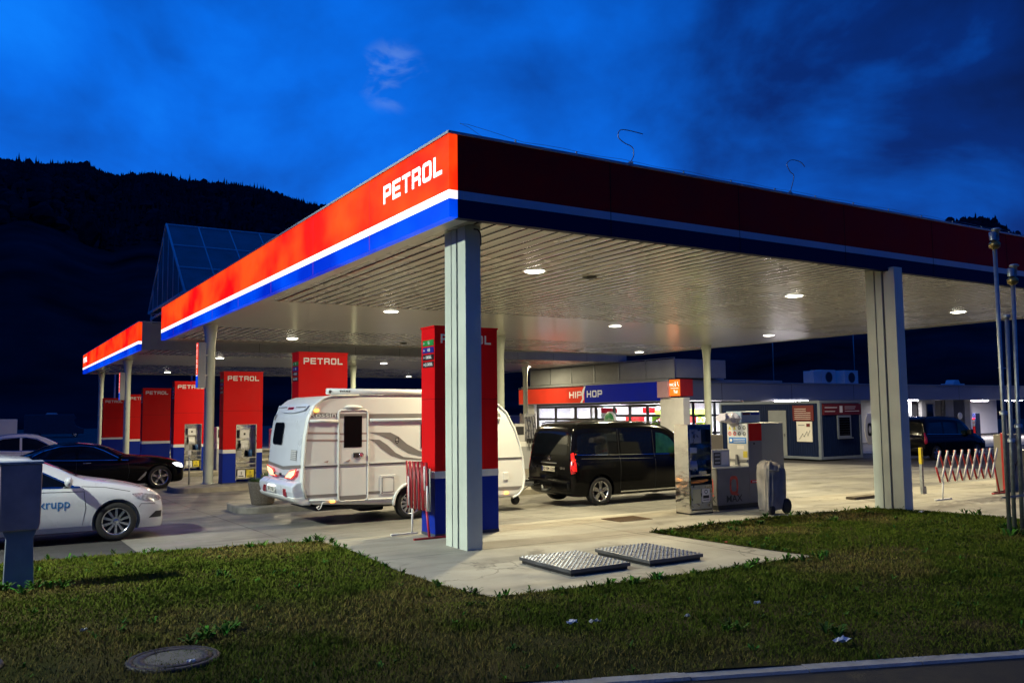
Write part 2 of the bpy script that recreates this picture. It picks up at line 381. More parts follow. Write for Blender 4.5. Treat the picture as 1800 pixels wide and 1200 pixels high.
# panels that lie on a curved body: an outline is tessellated and every point dropped onto the body
def bvh_of(o):
    me = o.data; return BVHTree.FromPolygons([v.co for v in me.vertices], [p.vertices[:] for p in me.polygons])
def conform(tree, pts, axis, sg, m, name, parent, off=.005, step=.07, far=6):
    poly = []
    for i, p in enumerate(pts):
        q = pts[(i+1) % len(pts)]; L = math.dist(p, q); k = max(1, int(L/step))
        for j in range(k): poly.append((p[0]+(q[0]-p[0])*j/k, p[1]+(q[1]-p[1])*j/k))
    xs = [p[0] for p in poly]; ys = [p[1] for p in poly]; inner = []
    def inside(x, y):
        c = False
        for i in range(len(poly)):
            (x1, y1), (x2, y2) = poly[i], poly[i-1]
            if (y1 > y) != (y2 > y) and x < (x2-x1)*(y-y1)/(y2-y1)+x1: c = not c
        return c
    x = min(xs)+step/2
    while x < max(xs):
        y = min(ys)+step/2
        while y < max(ys):
            if inside(x, y) and min(math.dist((x, y), p) for p in poly) > step*.4: inner.append((x, y))
            y += step
        x += step
    vin = [Vector(p) for p in poly+inner]
    vo, eo, fo, *_ = delaunay_2d_cdt(vin, [], [list(range(len(poly)))], 1, 1e-5)
    co = []; ok = []
    for p in vo:
        if axis == 'y': o_, d = Vector((p.x, sg*far, p.y)), Vector((0, -sg, 0))
        elif axis == 'x': o_, d = Vector((sg*far, p.x, p.y)), Vector((-sg, 0, 0))
        else: o_, d = Vector((p.x, p.y, far)), Vector((0, 0, -1))
        h, n, i, dist = tree.ray_cast(o_, d)
        ok.append(h is not None)
        if h is None: co.append((0,0,0)); continue
        if n.dot(d) > 0: n = -n
        co.append(tuple(h+(n*.35-d*.8)*off))
    ax = {'y': 1, 'x': 0, 'z': 2}[axis]
    fs = [f for f in fo if all(ok[i] for i in f) and max(co[i][ax] for i in f)-min(co[i][ax] for i in f) < max(.09, step*1.4)]
    b = MB(); b.add(co, fs, m, True); return b.build(name, m, parent)
def ribbon(pts, w):
    """outline of a thin line along pts"""
    a = []; b = []
    for i, p in enumerate(pts):
        p0 = pts[max(i-1, 0)]; p1 = pts[min(i+1, len(pts)-1)]
        d = Vector((p1[0]-p0[0], p1[1]-p0[1])).normalized(); n = Vector((-d.y, d.x))*w/2
        a.append((p[0]+n.x, p[1]+n.y)); b.append((p[0]-n.x, p[1]-n.y))
    return a+b[::-1]
def catmull(P, n):
    P = [P[0]]+list(P)+[P[-1]]; out = []
    for i in range(1, len(P)-2):
        for j in range(n):
            t = j/n; r = []
            for k in range(len(P[0])):
                p0, p1, p2, p3 = P[i-1][k], P[i][k], P[i+1][k], P[i+2][k]
                v = .5*((2*p1)+(-p0+p2)*t+(2*p0-5*p1+4*p2-p3)*t*t+(-p0+3*p1-3*p2+p3)*t**3)
                r.append(min(max(v, min(p1, p2)), max(p1, p2)) if k == 0 else v)
            out.append(tuple(r))
    out.append(tuple(P[-2])); return out

# ============================================================ THE SETTING
LAWN = [(-16, 3.7), (-4.92, 3.47), (-3.62, 3.37), (-2.37, 3.14), (-1.27, 3.08), (-.95, 2.9), (-.86, 1.65), (-.96, -.36), (-.90, -1.54), (-.74, -2.42),
        (.9, -2.60), (4.42, -2.72), (4.25, -1.2), (4.12, .52), (7.14, .72), (9.4, .60), (10.25, .48), (10.42, -.1), (10.7, -1.0), (10.75, -2.3), (10.9, -9.2)]
def kerb_y(x): return -6.14-(x-.0)*.398
LAWN_POLY = LAWN+[(10.9, kerb_y(10.9)), (-16, kerb_y(-16))]
def zgrid(name, rects, m, lift=0.0, xstep=None):
    b = MB(); brk = [-60, -30, -8, 2, 15, 25, 48]
    for (x0, x1, y0, y1) in rects:
        ys = sorted({y0, y1, *[k for k in brk if y0 < k < y1]})
        for a, c in zip(ys, ys[1:]):
            b.add([(x0, a, gz(a)+lift), (x1, a, gz(a)+lift), (x1, c, gz(c)+lift), (x0, c, gz(c)+lift)], [(0, 1, 2, 3)], m)
    return b.build(name)
tag(zgrid('ground', [(-2500, 2500, -200, 3500)], M_asph, -.012), kind='structure')
tag(zgrid('lane', [(-3.6, 24.2, 3.05, 58)], M_lane, 0), kind='structure')
tag(zgrid('pavement', [(-1.05, 4.5, -2.66, 3.05), (4.5, 24.2, .3, 3.05), (10.2, 24.2, -14, .3)], M_conc, 0), kind='structure')

def vnoise(x, y, s, seed):
    rs = np.random.RandomState(seed); g = rs.rand(64, 64)
    u = (x/s) % 64; v = (y/s) % 64; i = u.astype(int) % 64; j = v.astype(int) % 64; fu = u-np.floor(u); fv = v-np.floor(v)
    fu = fu*fu*(3-2*fu); fv = fv*fv*(3-2*fv); i2 = (i+1) % 64; j2 = (j+1) % 64
    return (g[i, j]*(1-fu)+g[i2, j]*fu)*(1-fv)+(g[i, j2]*(1-fu)+g[i2, j2]*fu)*fv
def in_poly(x, y, poly):
    c = np.zeros(len(x), bool); n = len(poly)
    for i in range(n):
        x1, y1 = poly[i]; x2, y2 = poly[i-1]
        if y1 == y2: continue
        t = ((y1 > y) != (y2 > y)) & (x < (x2-x1)*(y-y1)/(y2-y1)+x1); c ^= t
    return c
def edge_dist(x, y, poly):
    d = np.full(len(x), 99.)
    for i in range(len(poly)):
        a = np.array(poly[i-1]); b = np.array(poly[i]); ab = b-a; L = (ab**2).sum()
        if L == 0: continue
        t = np.clip(((x-a[0])*ab[0]+(y-a[1])*ab[1])/L, 0, 1)
        d = np.minimum(d, np.hypot(x-a[0]-t*ab[0], y-a[1]-t*ab[1]))
    return d
def lawn_z(x, y):
    x = np.asarray(x, float); y = np.asarray(y, float)
    d = edge_dist(x, y, LAWN)
    return .008+np.clip(d, 0, .9)*.02+(vnoise(x+50, y+50, .9, 3)-.5)*.03*np.clip(d*2, 0, 1)
def lz(x, y): return float(lawn_z([x], [y])[0])
# turf base: constrained triangulation of the lawn outline
def dens(poly, st):
    o = []
    for i, p in enumerate(poly):
        q = poly[(i+1) % len(poly)]; k = max(1, int(math.dist(p, q)/st))
        for j in range(k): o.append((p[0]+(q[0]-p[0])*j/k, p[1]+(q[1]-p[1])*j/k))
    return o
lp = dens(LAWN_POLY, .4)
gx, gy = np.meshgrid(np.arange(-16, 11, .35), np.arange(-10.5, 3.8, .35)); gx = gx.ravel()+.11; gy = gy.ravel()+.07
ins = in_poly(gx, gy, LAWN_POLY); gx = gx[ins]; gy = gy[ins]; dd = edge_dist(gx, gy, LAWN_POLY) > .12; gx = gx[dd]; gy = gy[dd]
vo, eo, fo, *_ = delaunay_2d_cdt([Vector(p) for p in lp]+[Vector((a, b)) for a, b in zip(gx, gy)], [], [list(range(len(lp)))], 1, 1e-5)
zz = lawn_z([p.x for p in vo], [p.y for p in vo])
b = MB(); b.add([(p.x, p.y, float(z)) for p, z in zip(vo, zz)], [tuple(f) for f in fo], M_soil, True)
tag(b.build('lawn'), kind='structure')

# grass blades and leaves, one mesh
def grass_mesh():
    N0 = 680000
    # more blades close to the camera side
    x = np.random.uniform(-10, 10.9, N0); y = np.random.uniform(-8.6, 3.7, N0)
    k = in_poly(x, y, LAWN_POLY)
    # inside the view wedge only (with a margin), thinning with distance
    dx = x+5.75; dy = y+11.01; az = np.degrees(np.arctan2(dx, dy)); dist = np.hypot(dx, dy)
    k &= (az > -18) & (az < 84) & (dist > 4.6)
    k &= np.random.rand(N0) < np.clip(11/dist, .35, 1)
    x = x[k]; y = y[k]; dist = dist[k]
    pn = vnoise(x+80, y+80, .55, 5)*.6+vnoise(x+80, y+80, .2, 6)*.4
    pb = vnoise(x+80, y+80, 1.5, 8)*.65+vnoise(x+80, y+80, .45, 9)*.35
    k = np.random.rand(len(x)) < (.5+pn*.8)*np.clip(1.75-pb*1.7, .25, 1)
    x = x[k]; y = y[k]; pn = pn[k]; pb = pb[k]; dist = dist[k]; n = len(x)
    z = lawn_z(x, y)
    tall = .012+.034*pn**1.5+.014*np.random.rand(n)+(np.random.rand(n) < .01)*.05
    wd = (.0022+.0026*np.random.rand(n))*np.clip(dist/8, 1, 2.2)
    th = np.random.rand(n)*2*PI; ln = np.random.uniform(.2, 1.3, n)*tall; la = np.random.rand(n)*2*PI
    cx, sx = np.cos(th)*wd, np.sin(th)*wd
    V = np.empty((n, 5, 3))
    mx = x+np.cos(la)*ln*.35; my = y+np.sin(la)*ln*.35
    V[:, 0] = np.c_[x-cx, y-sx, z-.004]; V[:, 1] = np.c_[x+cx, y+sx, z-.004]
    V[:, 2] = np.c_[mx+cx*.8, my+sx*.8, z+tall*.6]; V[:, 3] = np.c_[mx-cx*.8, my-sx*.8, z+tall*.6]
    V[:, 4] = np.c_[x+np.cos(la)*ln, y+np.sin(la)*ln, z+tall]
    green = np.array([.052, .084, .007]); pale = np.array([.098, .120, .014]); straw = np.array([.175, .125, .040]); dk = np.array([.022, .042, .004])
    r = np.random.rand(n)[:, None]; C = green*(1-r)+pale*r*.9
    C = np.where((pn > .62)[:, None], dk*.5+C*.5, C)
    dry = np.clip((pb-.44)*5.0, 0, 1)[:, None]*(.35+.65*(np.random.rand(n) < .6)[:, None]); C = C*(1-dry*.8)+straw*dry*.8
    return V.reshape(-1, 3), C*1.28
V, C = grass_mesh(); n = len(C)
# broad-leaved weeds in tufts
LV = []; LF = []; LC = []
def leaf(cx, cy, cz, a, L, w, lift, c):
    o = len(LV); d = np.array([math.cos(a), math.sin(a)]); s = np.array([-d[1], d[0]])
    for t, ww in ((0, .25), (.4, 1), (.75, .8), (1, .05)):
        h = math.sin(t*1.9)*lift
        for sg in (-1, 1): LV.append((cx+d[0]*L*t+s[0]*w*ww*sg, cy+d[1]*L*t+s[1]*w*ww*sg, cz+h))
    for i in range(3): LF.append((o+2*i, o+2*i+1, o+2*i+3, o+2*i+2)); LC.append(c)
rng = random.Random(3)
def weed(x, y, s, nl):
    z0 = lz(x, y)
    base = rng.choice([(.035, .10, .012), (.06, .15, .02), (.03, .075, .012)])
    for i in range(nl):
        a = rng.uniform(0, 2*PI); c = tuple(q*rng.uniform(.7, 1.5) for q in base)
        leaf(x+rng.uniform(-.03, .03)*s, y+rng.uniform(-.03, .03)*s, z0, a, rng.uniform(.05, .13)*s, rng.uniform(.008, .018)*s, rng.uniform(.03, .11)*s, c)
for i in range(380):
    x = rng.uniform(-7, 10); y = rng.uniform(-7, 3.3)
    if in_poly(np.array([x]), np.array([y]), LAWN_POLY)[0]: weed(x, y, rng.uniform(.3, .75), rng.randint(5, 9))
for i in range(len(LAWN)-1):       # taller growth against the paving edges
    p, q = LAWN[i], LAWN[i+1]
    for k in range(int(math.dist(p, q)*7)):
        t = rng.random(); x = p[0]+(q[0]-p[0])*t+rng.uniform(-.12, .12); y = p[1]+(q[1]-p[1])*t-rng.uniform(-.02, .16)
        if in_poly(np.array([x]), np.array([y]), LAWN_POLY)[0] and x < 10.4 and x > -8: weed(x, y, rng.uniform(.35, .95), rng.randint(5, 12))
for (x, y, s) in ((-2.0, 2.75, 2.0), (-1.1, 2.85, 2.3), (-.95, 2.6, 1.8), (-4.9, 1.0, 2.3), (-5.3, .9, 2.6), (.9, -2.75, 2.2), (1.4, -2.72, 1.9), (2.9, -2.85, 2.0), (3.8, -2.8, 2.4), (4.35, -2.9, 1.8), (-3.6, -2.4, 2.2), (-3.85, -2.55, 2.4), (6.0, .2, 2.0), (6.4, .0, 1.7), (5.2, -.3, 1.8), (7.7, -.4, 2.0), (-3.1, .6, 1.7), (8.3, -3.4, 2.8), (8.8, -3.35, 2.6), (9.0, -2.9, 2.2), (10.6, -1.4, 2.4), (1.0, -5.6, 2.0), (.4, -5.0, 1.8)):
    for k in range(3): weed(x+rng.uniform(-.16, .16)*s/2, y+rng.uniform(-.14, .14)*s/2, s*.48, 12)
me = bpy.data.meshes.new('grass'); nl = len(LV); tot = n*5+nl
me.vertices.add(tot); allv = np.concatenate([V, np.array(LV)]); me.vertices.foreach_set('co', allv.ravel())
idx = np.arange(n)[:, None]*5; quads = (idx+np.array([0, 1, 2, 3])).ravel(); tris = (idx+np.array([3, 2, 4])).ravel(); lf = np.array(LF).ravel()+n*5
loops = np.concatenate([quads, tris, lf]); me.loops.add(len(loops)); me.loops.foreach_set('vertex_index', loops)
npoly = 2*n+len(LF); me.polygons.add(npoly)
ls = np.concatenate([np.arange(n)*4, n*4+np.arange(n)*3, n*7+np.arange(len(LF))*4]); me.polygons.foreach_set('loop_start', ls)
me.update(calc_edges=True)
at = me.color_attributes.new('tone', 'FLOAT_COLOR', 'POINT')
cc = np.ones((tot, 4), np.float32); cc[:n*5, :3] = np.repeat(C, 5, axis=0)
lc = np.array(LC).reshape(-1, 3, 3)[:, 0, :]; cc[n*5:, :3] = np.repeat(lc, 8, axis=0); at.data.foreach_set('color', cc.ravel())
mg = bpy.data.materials.new('grass_blades'); mg.use_nodes = True; t = mg.node_tree; bs = t.nodes['Principled BSDF']
va = t.nodes.new('ShaderNodeVertexColor'); va.layer_name = 'tone'; t.links.new(va.outputs[0], bs.inputs['Base Color'])
bs.inputs['Roughness'].default_value = .8; bs.inputs['Specular IOR Level'].default_value = .06
me.materials.append(mg); o = bpy.data.objects.new('grass', me); col.objects.link(o); tag(o, kind='stuff', label='short patchy green and brown grass with weeds growing on the verge', cat='grass')

# street kerb and road at the near edge of the verge
b = MB()
ang = math.atan(-.398); du = Vector((math.cos(ang), math.sin(ang), 0)); dn = Vector((du.y, -du.x, 0)).normalized()
if dn.y > 0: dn = -dn
x = -16.0; rr = random.Random(5)
P0 = Vector((0, kerb_y(0), 0)); s = -17.0
while s < 26:
    L = 1.0
    a = P0+du*(s+.004); c = P0+du*(s+L-.004); z = .025+rr.uniform(-.004, .004)
    for pa, pb in ((a, c),):
        q = [pa+dn*-.02, pb+dn*-.02, pb+dn*.13, pa+dn*.13]
        b.add([(p.x, p.y, -.25) for p in q]+[(p.x, p.y, z) for p in q[:2]]+[(q[2].x-dn.x*.015, q[2].y-dn.y*.015, z), (q[3].x-dn.x*.015, q[3].y-dn.y*.015, z), (q[2].x, q[2].y, z-.02), (q[3].x, q[3].y, z-.02)],
              [(4, 5, 6, 7), (7, 6, 8, 9), (9, 8, 2, 3), (0, 1, 5, 4), (0, 4, 7, 9, 3), (1, 2, 8, 6, 5)], M_kerb)
    s += L
tag(b.build('kerb'), kind='structure')
b = MB(); q = [P0+du*-40, P0+du*60, P0+du*60+dn*14, P0+du*-40+dn*14]
b.add([(p.x, p.y, -.0) for p in q], [(0, 1, 2, 3)], mat('road_asphalt', (.022, .022, .023), .8, var=.4, vs=5, bump=.5, bs=90, spec=.2)); rd = tag(b.build('road'), kind='structure')  # darker asphalt than the general ground
rd.location.z = 0.0

# hills: a ridge round the valley, profile read from the skyline
RIDGE = [(-40, 11), (-25, 13), (-10, 14.2), (0, 14.3), (2.2, 14.2), (4.7, 14.7), (6.5, 14.2), (8.7, 14.5), (10.7, 14.3), (13.8, 14.3), (16.7, 13.6), (19.3, 13.1), (24, 12.0), (32, 10.2), (40, 9.0), (50, 8.7), (56, 9.5), (58.4, 10.3), (59.2, 10.9), (60.6, 11.0), (61.6, 10.7), (62.3, 10.0), (63.2, 9.4), (66, 8.6), (80, 9), (100, 10)]
ra = [p[0] for p in RIDGE]; re_ = [p[1] for p in RIDGE]
def hill_h(az, d):
    el = np.interp(az, ra, re_); D = 1350
    top = math.tan(R(el))*D
    t = (d-230)/(D-230)
    if t <= 0: return -1
    if t > 1: return top-(t-1)*160
    w = .5*(math.sin(az*.9)+math.sin(az*.37+1))*.04
    return top*(t**.92)+w*top*math.sin(t*PI)
hv = []; hf = []; azs = np.arange(-40, 101, .75); ds = list(np.linspace(200, 1350, 22))+[1500, 1900]
for az in azs:
    for d in ds: hv.append((-5.75+d*math.sin(R(az)), -11+d*math.cos(R(az)), hill_h(az, d)))
nd = len(ds)
for i in range(len(azs)-1):
    for j in range(nd-1): hf.append((i*nd+j, (i+1)*nd+j, (i+1)*nd+j+1, i*nd+j+1))
b = MB(); b.add(hv, hf, M_hill, True); tag(b.build('hill'), kind='structure')
# the wood on the slopes: every crown a small uneven spire or dome
b = MB(); rr = random.Random(11)
def crown(x, y, z, h, w, con):
    if con: prof = [(w*.5, h*.06), (w*.62, h*.2), (w*.40, h*.36), (w*.46, h*.42), (w*.26, h*.62), (w*.29, h*.67), (w*.1, h*.86), (.02, h)]
    else: prof = [(w*.25, h*.05), (w*.62, h*.25), (w*.75, h*.5), (w*.62, h*.76), (w*.3, h*.94), (.05, h)]
    n = 6; vs = []; fs = []; jx = rr.uniform(-.1, .1)*w
    for r, hh in prof:
        for k in range(n):
            a = 2*PI*k/n+rr.uniform(-.3, .3); q = r*rr.uniform(.72, 1.28)
            vs.append((x+q*math.cos(a)+jx*hh/h, y+q*math.sin(a), z+hh*rr.uniform(.97, 1.03)))
    for i in range(len(prof)-1):
        for k in range(n): fs.append((i*n+k, i*n+(k+1) % n, (i+1)*n+(k+1) % n, (i+1)*n+k))
    b.add(vs, fs, M_wood, False)
for i in range(11500):
    near = i % 5 < 2
    az = rr.uniform(-14, 29) if rr.random() < .68 else rr.uniform(29, 72)
    d = rr.uniform(1180, 1352) if not near else rr.uniform(500, 1200)
    con = rr.random() < .85 if az > 6 else rr.random() < .6
    h = rr.uniform(9, 17) if con else rr.uniform(9, 15)
    if rr.random() < .08: h *= 1.35
    if az > 50: h *= .72
    z = hill_h(az, d)-2.5
    crown(-5.75+d*math.sin(R(az)), -11+d*math.cos(R(az)), z, h, rr.uniform(3.2, 5.2) if con else rr.uniform(5, 8.5), con)
tag(b.build('wood'), 'dark conifer and broadleaf wood covering the far hillside and its ridge', 'wood', kind='stuff')

# ============================================================ CANOPIES
ZB, ZT, ZC = 4.965, 6.235, 5.02
M_seam = mat('lit_panel_joint', (.2, .02, .02), .5, emit=(.45, .03, .03), es=.6, var=0)
def slats(b, x0, x1, y0, y1, z, pitch=.30, m=None):
    """long folded sheet strips running back, each very slightly bowed, open gap between"""
    x = x0
    while x < x1-.02:
        xe = min(x+pitch-.056, x1)
        w = xe-x; pr = [(0, .006), (.010, .001), (w*.25, -.0035), (w*.5, -.005), (w*.75, -.0035), (w-.010, .001), (w, .006)]
        tilt = random.uniform(-.0015, .0015)
        vs = []
        for yy in (y0, y1):
            for px, pz in pr: vs.append((x+px, yy, z+pz+tilt*(1 if px > w/2 else -1)))
        n = len(pr); b.add(vs, [(i, i+1, n+i+1, n+i) for i in range(n-1)], m, True)
        x += pitch
def round_column(root, x, y, r=.155):
    z0 = gz(y)+.16; b = MB()
    b.lathe([(r, z0), (r, ZC-.95), (r*1.0, ZC-.75), (r*1.18, ZC-.35), (r*1.55, ZC+.03)], M_colp, 28, (x, y, 0)); b.lathe([(r+.05, z0), (r+.05, z0+.02), (r, z0+.03)], M_galv, 24, (x, y, 0))
    return b.build('column', None, root)
def rect_column(root, x0, x1, y0, y1, zb=0):
    b = MB(); ym = (y0+y1)/2
    # flanged steel box: two grooves on the long side
    g = .035
    def solid(xa, xb, ya, yb): b.box(xa, xb, ya, yb, zb, ZC+.02, M_colp)
    L = y1-y0; a1, a2 = y0+L*.36, y0+L*.44; c1, c2 = y0+L*.66, y0+L*.70
    solid(x0, x1, y0, a1); b.box(x0+g, x1-g, a1, a2, zb, ZC+.02, M_groove); solid(x0, x1, a2, c1); b.box(x0+g, x1-g, c1, c2, zb, ZC+.02, M_groove); solid(x0, x1, c2, y1)
    return b.build('column', None, root)
def canopy(name, label, X0, X1, Y0, Y1, lit_front_grey):
    c = thing(name, label, 'canopy', (0, 0, 0))
    # lit long fascia on the side facing the street (-x)
    MB().box(X0, X0+.14, Y0+.004, Y1, 5.375, ZT-.02, M_lred).build('red_fascia', None, c)
    MB().box(X0-.004, X0+.14, Y0+.004, Y1, 5.245, 5.373, M_lwhite).build('white_stripe', None, c)
    MB().box(X0, X0+.14, Y0+.004, Y1, ZB, 5.243, M_lblue).build('blue_fascia', None, c)
    b = MB()
    if lit_front_grey:
        b.box(X0+.142, X0+.5, Y0, Y0+.12, ZB+.02, ZT-.03, M_grey); b.box(X0+.51, X1, Y0+.05, Y0+.17, ZB+.06, ZT-.05, M_grey)
        x = X0+2.9
        while x < X1: b.box(x, x+.012, Y0+.046, Y0+.05, ZB+.06, ZT-.05, M_gap); x += 2.4
        b.build('end_cladding', None, c)
    else:
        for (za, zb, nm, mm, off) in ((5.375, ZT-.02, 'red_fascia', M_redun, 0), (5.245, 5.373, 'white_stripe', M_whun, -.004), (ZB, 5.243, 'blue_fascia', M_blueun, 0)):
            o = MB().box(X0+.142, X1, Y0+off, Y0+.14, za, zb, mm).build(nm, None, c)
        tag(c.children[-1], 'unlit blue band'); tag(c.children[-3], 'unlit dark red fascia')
    y = Y0+3.05
    while y < Y1-.5: MB().box(X0-.0055, X0-.0042, y, y+.010, ZB+.01, ZT-.03, M_seam).build('panel_joint', None, c); y += 3.05
    if not lit_front_grey:
        x = X0+3.0
        while x < X1-.5: MB().box(x, x+.012, Y0-.0058, Y0-.0042, ZB+.01, ZT-.03, M_gap).build('panel_joint', None, c); x += 3.0
    # roof, coping and inner edges
    b = MB(); b.box(X0+.142, X1, Y0+.18, Y1, ZT-.12, ZT-.04, M_grey); b.build('roof', None, c)
    b = MB(); b.box(X0-.03, X0+.18, Y0-.03, Y1+.02, ZT-.018, ZT+.02, M_whun); b.box(X0+.182, X1+.02, Y0-.03, Y0+.18, ZT-.018, ZT+.02, M_whun); b.build('coping', None, c)
    b = MB(); b.box(X0+.142, X0+.42, Y0+.2, Y1, ZB+.02, ZB+.06, M_ceil2); b.box(X1-.1, X1, Y0+.2, Y1, ZB+.02, ZT-.13, M_grey)
    b.box(X0+.142, X1-.102, Y1-.1, Y1, ZB, ZT-.13, M_grey); b.build('edge_trim', None, c)
    return c
c1 = canopy('canopy', 'large front filling station canopy with red and blue fascia, nearest corner on a grey column', 0, 23.5, 0, 23.85, False)
b = MB(); slats(b, .43, 23.38, .2, 3.95, ZC, m=M_ceil); slats(b, .43, 23.38, 3.962, 10.9, ZC, m=M_ceil); slats(b, .43, 23.38, 18.1, 23.7, ZC, m=M_ceil)
b.box(.2, 23.3, .3, 23.6, ZC+.03, ZC+.05, M_gap); b.build('ceiling_slats', None, c1)  # dark sheet above the slats stands in for shade in the gaps
b = MB(); b.box(.43, 23.38, 10.905, 18.09, ZC-.008, ZC+.02, M_ceil2)
b.build('ceiling_panel', None, c1)
for a in ((.60, .87, .62, 1.32), (10.38, 10.66, -.13, .56)): rect_column(c1, *a, zb=-.02)
for x, y in ((.48, 17.66), (11.2, 17.3), (22.3, 17.5)): round_column(c1, x, y)
block_text('PETROL', (-.0045, 2.42, 5.66), '-x', 2.2, .31, M_lwhite, c1)
# cable looped over the corner column head
b = MB(); b.tube([(.74, .60, 4.97), (.80, .57, 4.96), (.84, .56, 4.9), (.845, .555, 4.78), (.84, .555, 4.70)], .012, M_dark, 6); b.build('cable', None, c1)

c2 = canopy('canopy', 'smaller rear filling station canopy beyond the glass skylight', 0, 27.5, 29.5, 53.8, True)
b = MB(); slats(b, .43, 27.4, 29.7, 33.2, ZC, m=M_ceil); slats(b, .43, 27.4, 42.2, 53.6, ZC, m=M_ceil); b.box(.2, 27.3, 29.7, 53.6, ZC+.03, ZC+.05, M_gap); b.build('ceiling_slats', None, c2)  # dark backing again supplies the shade between slats
MB().box(.43, 27.4, 33.25, 42.15, ZC, ZC+.02, M_ceil2).build('ceiling_panel', None, c2)
for x, y in ((.72, 37.9), (1.1, 53.2), (13.6, 38.9), (14.2, 52.6), (24.3, 36.0)): round_column(c2, x, y)
block_text('PETROL', (-.0045, 53.4, 5.68), '-x', 2.2, .33, M_lwhite, c2)

# glass skylight between the canopies: three-sided prism on short props
sk = thing('skylight', 'dark glass gable skylight rising above the gap between the two canopies', 'skylight', (0, 0, 0))
ya, yb, yc, zb, za = 22.4, 30.5, 26.5, 6.72, 10.05; X0, X1 = .55, 21
b = MB()
def quadn(b, pts, m): b.add(pts, [(0, 1, 2, 3)], m)
b.add([(X0, ya, zb), (X1, ya, zb), (X1, yc, za), (X0, yc, za)], [(0, 1, 2, 3)], M_skyg); b.add([(X0, yb, zb), (X1, yb, zb), (X1, yc, za), (X0, yc, za)], [(3, 2, 1, 0)], M_skyg)
b.add([(X0, ya, zb), (X0, yb, zb), (X0, yc, za)], [(0, 1, 2)], M_skyg); b.build('glazing', None, sk)
b = MB()
mf = mat('skylight_frame', (.70, .74, .78), .7, 0, var=.1)
for k in range(17):
    x = X0+(X1-X0)*k/16
    b.tube([(x, ya, zb), (x, yc, za), (x, yb, zb)], .05 if k in (0, 16) else .03, mf, 6)
for t in (0, .34, .67, 1):
    b.tube([(X0, ya+(yc-ya)*t, zb+(za-zb)*t-.01), (X1, ya+(yc-ya)*t, zb+(za-zb)*t-.01)], .045, mf, 6)
b.tube([(X0, ya, zb), (X0, yb, zb)], .05, mf, 6); b.tube([(X0, yb, zb), (X1, yb, zb)], .05, mf, 6)
for k in range(1, 7): yy = ya+(yb-ya)*k/7; b.tube([(X0-.01, yy, zb), (X0-.01, yy, zb+(za-zb)*(1-abs(yy-yc)/(yc-ya if yy < yc else yb-yc)))], .018, mf, 5)
b.build('frame', None, sk)
b = MB()
for x in (X0+.1, 6, 12, 18):
    b = MB()
    for y in (ya+.1, yb-.1): b.tube([(x, y, ZT-.05), (x, y, zb)], .04, mf, 6)
    b.tube([(x, ya, zb-.25), (x, yb, zb-.25)], .05, mf, 6)
    b.build('prop_frame', None, sk)

# roof wiring and lightning rods of the front canopy
w = thing('roof_cable', 'thin lightning conductor cable strung along the front canopy roof edge', 'cable', (0, 0, 0))
b = MB(); pts = []
for i in range(60):
    x = .15+i*.39; pts.append((x, .03, ZT+.075+.012*math.sin(i*1.7)+(.05 if i == 0 else 0)))
b.tube([(.62, .1, ZT+.06), (.35, .03, ZT+.14), (.2, .0, ZT+.16), (.32, .0, ZT+.17), (.7, .0, ZT+.13)]+pts[3:], .0032, M_galv, 5)
b.build('wire', None, w)
for i in range(1, 20): MB().box(i*1.17, i*1.17+.02, .02, .04, ZT+.018, ZT+.075, M_galv).build('clip', None, w)
def rod(name, label, pts):
    r = MB(); r.tube(catmull(pts, 6), .008, M_galv, 6); r.lathe([(.04, pts[0][2]-.05), (.05, pts[0][2]), (.02, pts[0][2]+.03)], M_galv, 10, (pts[0][0], pts[0][1], 0))
    tag(r.build(name), label, 'lightning rod')
rod('lightning_rod', 'bent hook-shaped lightning rod on the front canopy roof, nearer the corner', [(3.44, 0, 6.26), (3.53, 0, 6.42), (3.5, 0, 6.55), (3.33, 0, 6.6), (3.2, 0, 6.68), (3.24, 0, 6.8), (3.4, 0, 6.83), (3.74, 0, 6.82)])
rod('lightning_rod', 'thin curled lightning rod on the front canopy roof, above the middle of the dark fascia', [(7.42, 0, 6.26), (7.55, 0, 6.6), (7.45, 0, 6.68), (7.36, 0, 6.82), (7.5, 0, 6.92), (7.75, 0, 6.92), (7.88, 0, 6.84)])

# ceiling lamps
def lamp(x, y, z, label, P=540):
    t = thing('ceiling_lamp', label, 'ceiling lamp', (x, y, z), 0, 'round lamps recessed in the canopy ceilings')
    MB().lathe([(.205, .004), (.235, -.012), (.265, -.004), (.265, .01)], M_white, 32).build('frame', None, t)
    MB().lathe([(.0, -.034), (.1, -.031), (.18, -.02), (.215, -.004)], M_lamp, 32).build('diffuser', None, t)
    ld = bpy.data.lights.new('lamp_light', 'AREA'); ld.shape = 'DISK'; ld.size = .42; ld.energy = P; ld.color = (1, .86, .53)
    lo = bpy.data.objects.new('lamp_light', ld); col.objects.link(lo); lo.parent = t; lo.location = (0, 0, -.05)
    return t
for (x, y, l) in ((3.98, 3.8, 'bright round ceiling lamp just right of the grey corner column, nearest of all'), (12.1, 3.9, 'round ceiling lamp with a white glare streak behind it in the front slats'),
                  (19.8, 4.1, 'round ceiling lamp right of the second rectangular column'), (4.2, 11.7, 'round ceiling lamp left of the corner column in the smooth ceiling panel'),
                  (12.8, 12.2, 'round ceiling lamp in the middle of the smooth ceiling panel'), (20.8, 12.5, 'round ceiling lamp near the right edge of the smooth ceiling panel'),
                  (4.4, 21.6, 'round ceiling lamp in the rear slats above the awning of the caravan'), (22.3, 22.2, 'round ceiling lamp in the rear slats above the shop cladding'),
                  (12.9, 21.8, 'round ceiling lamp in the rear slats hidden behind the tall corner pylon')):
    lamp(x, y, ZC, l)
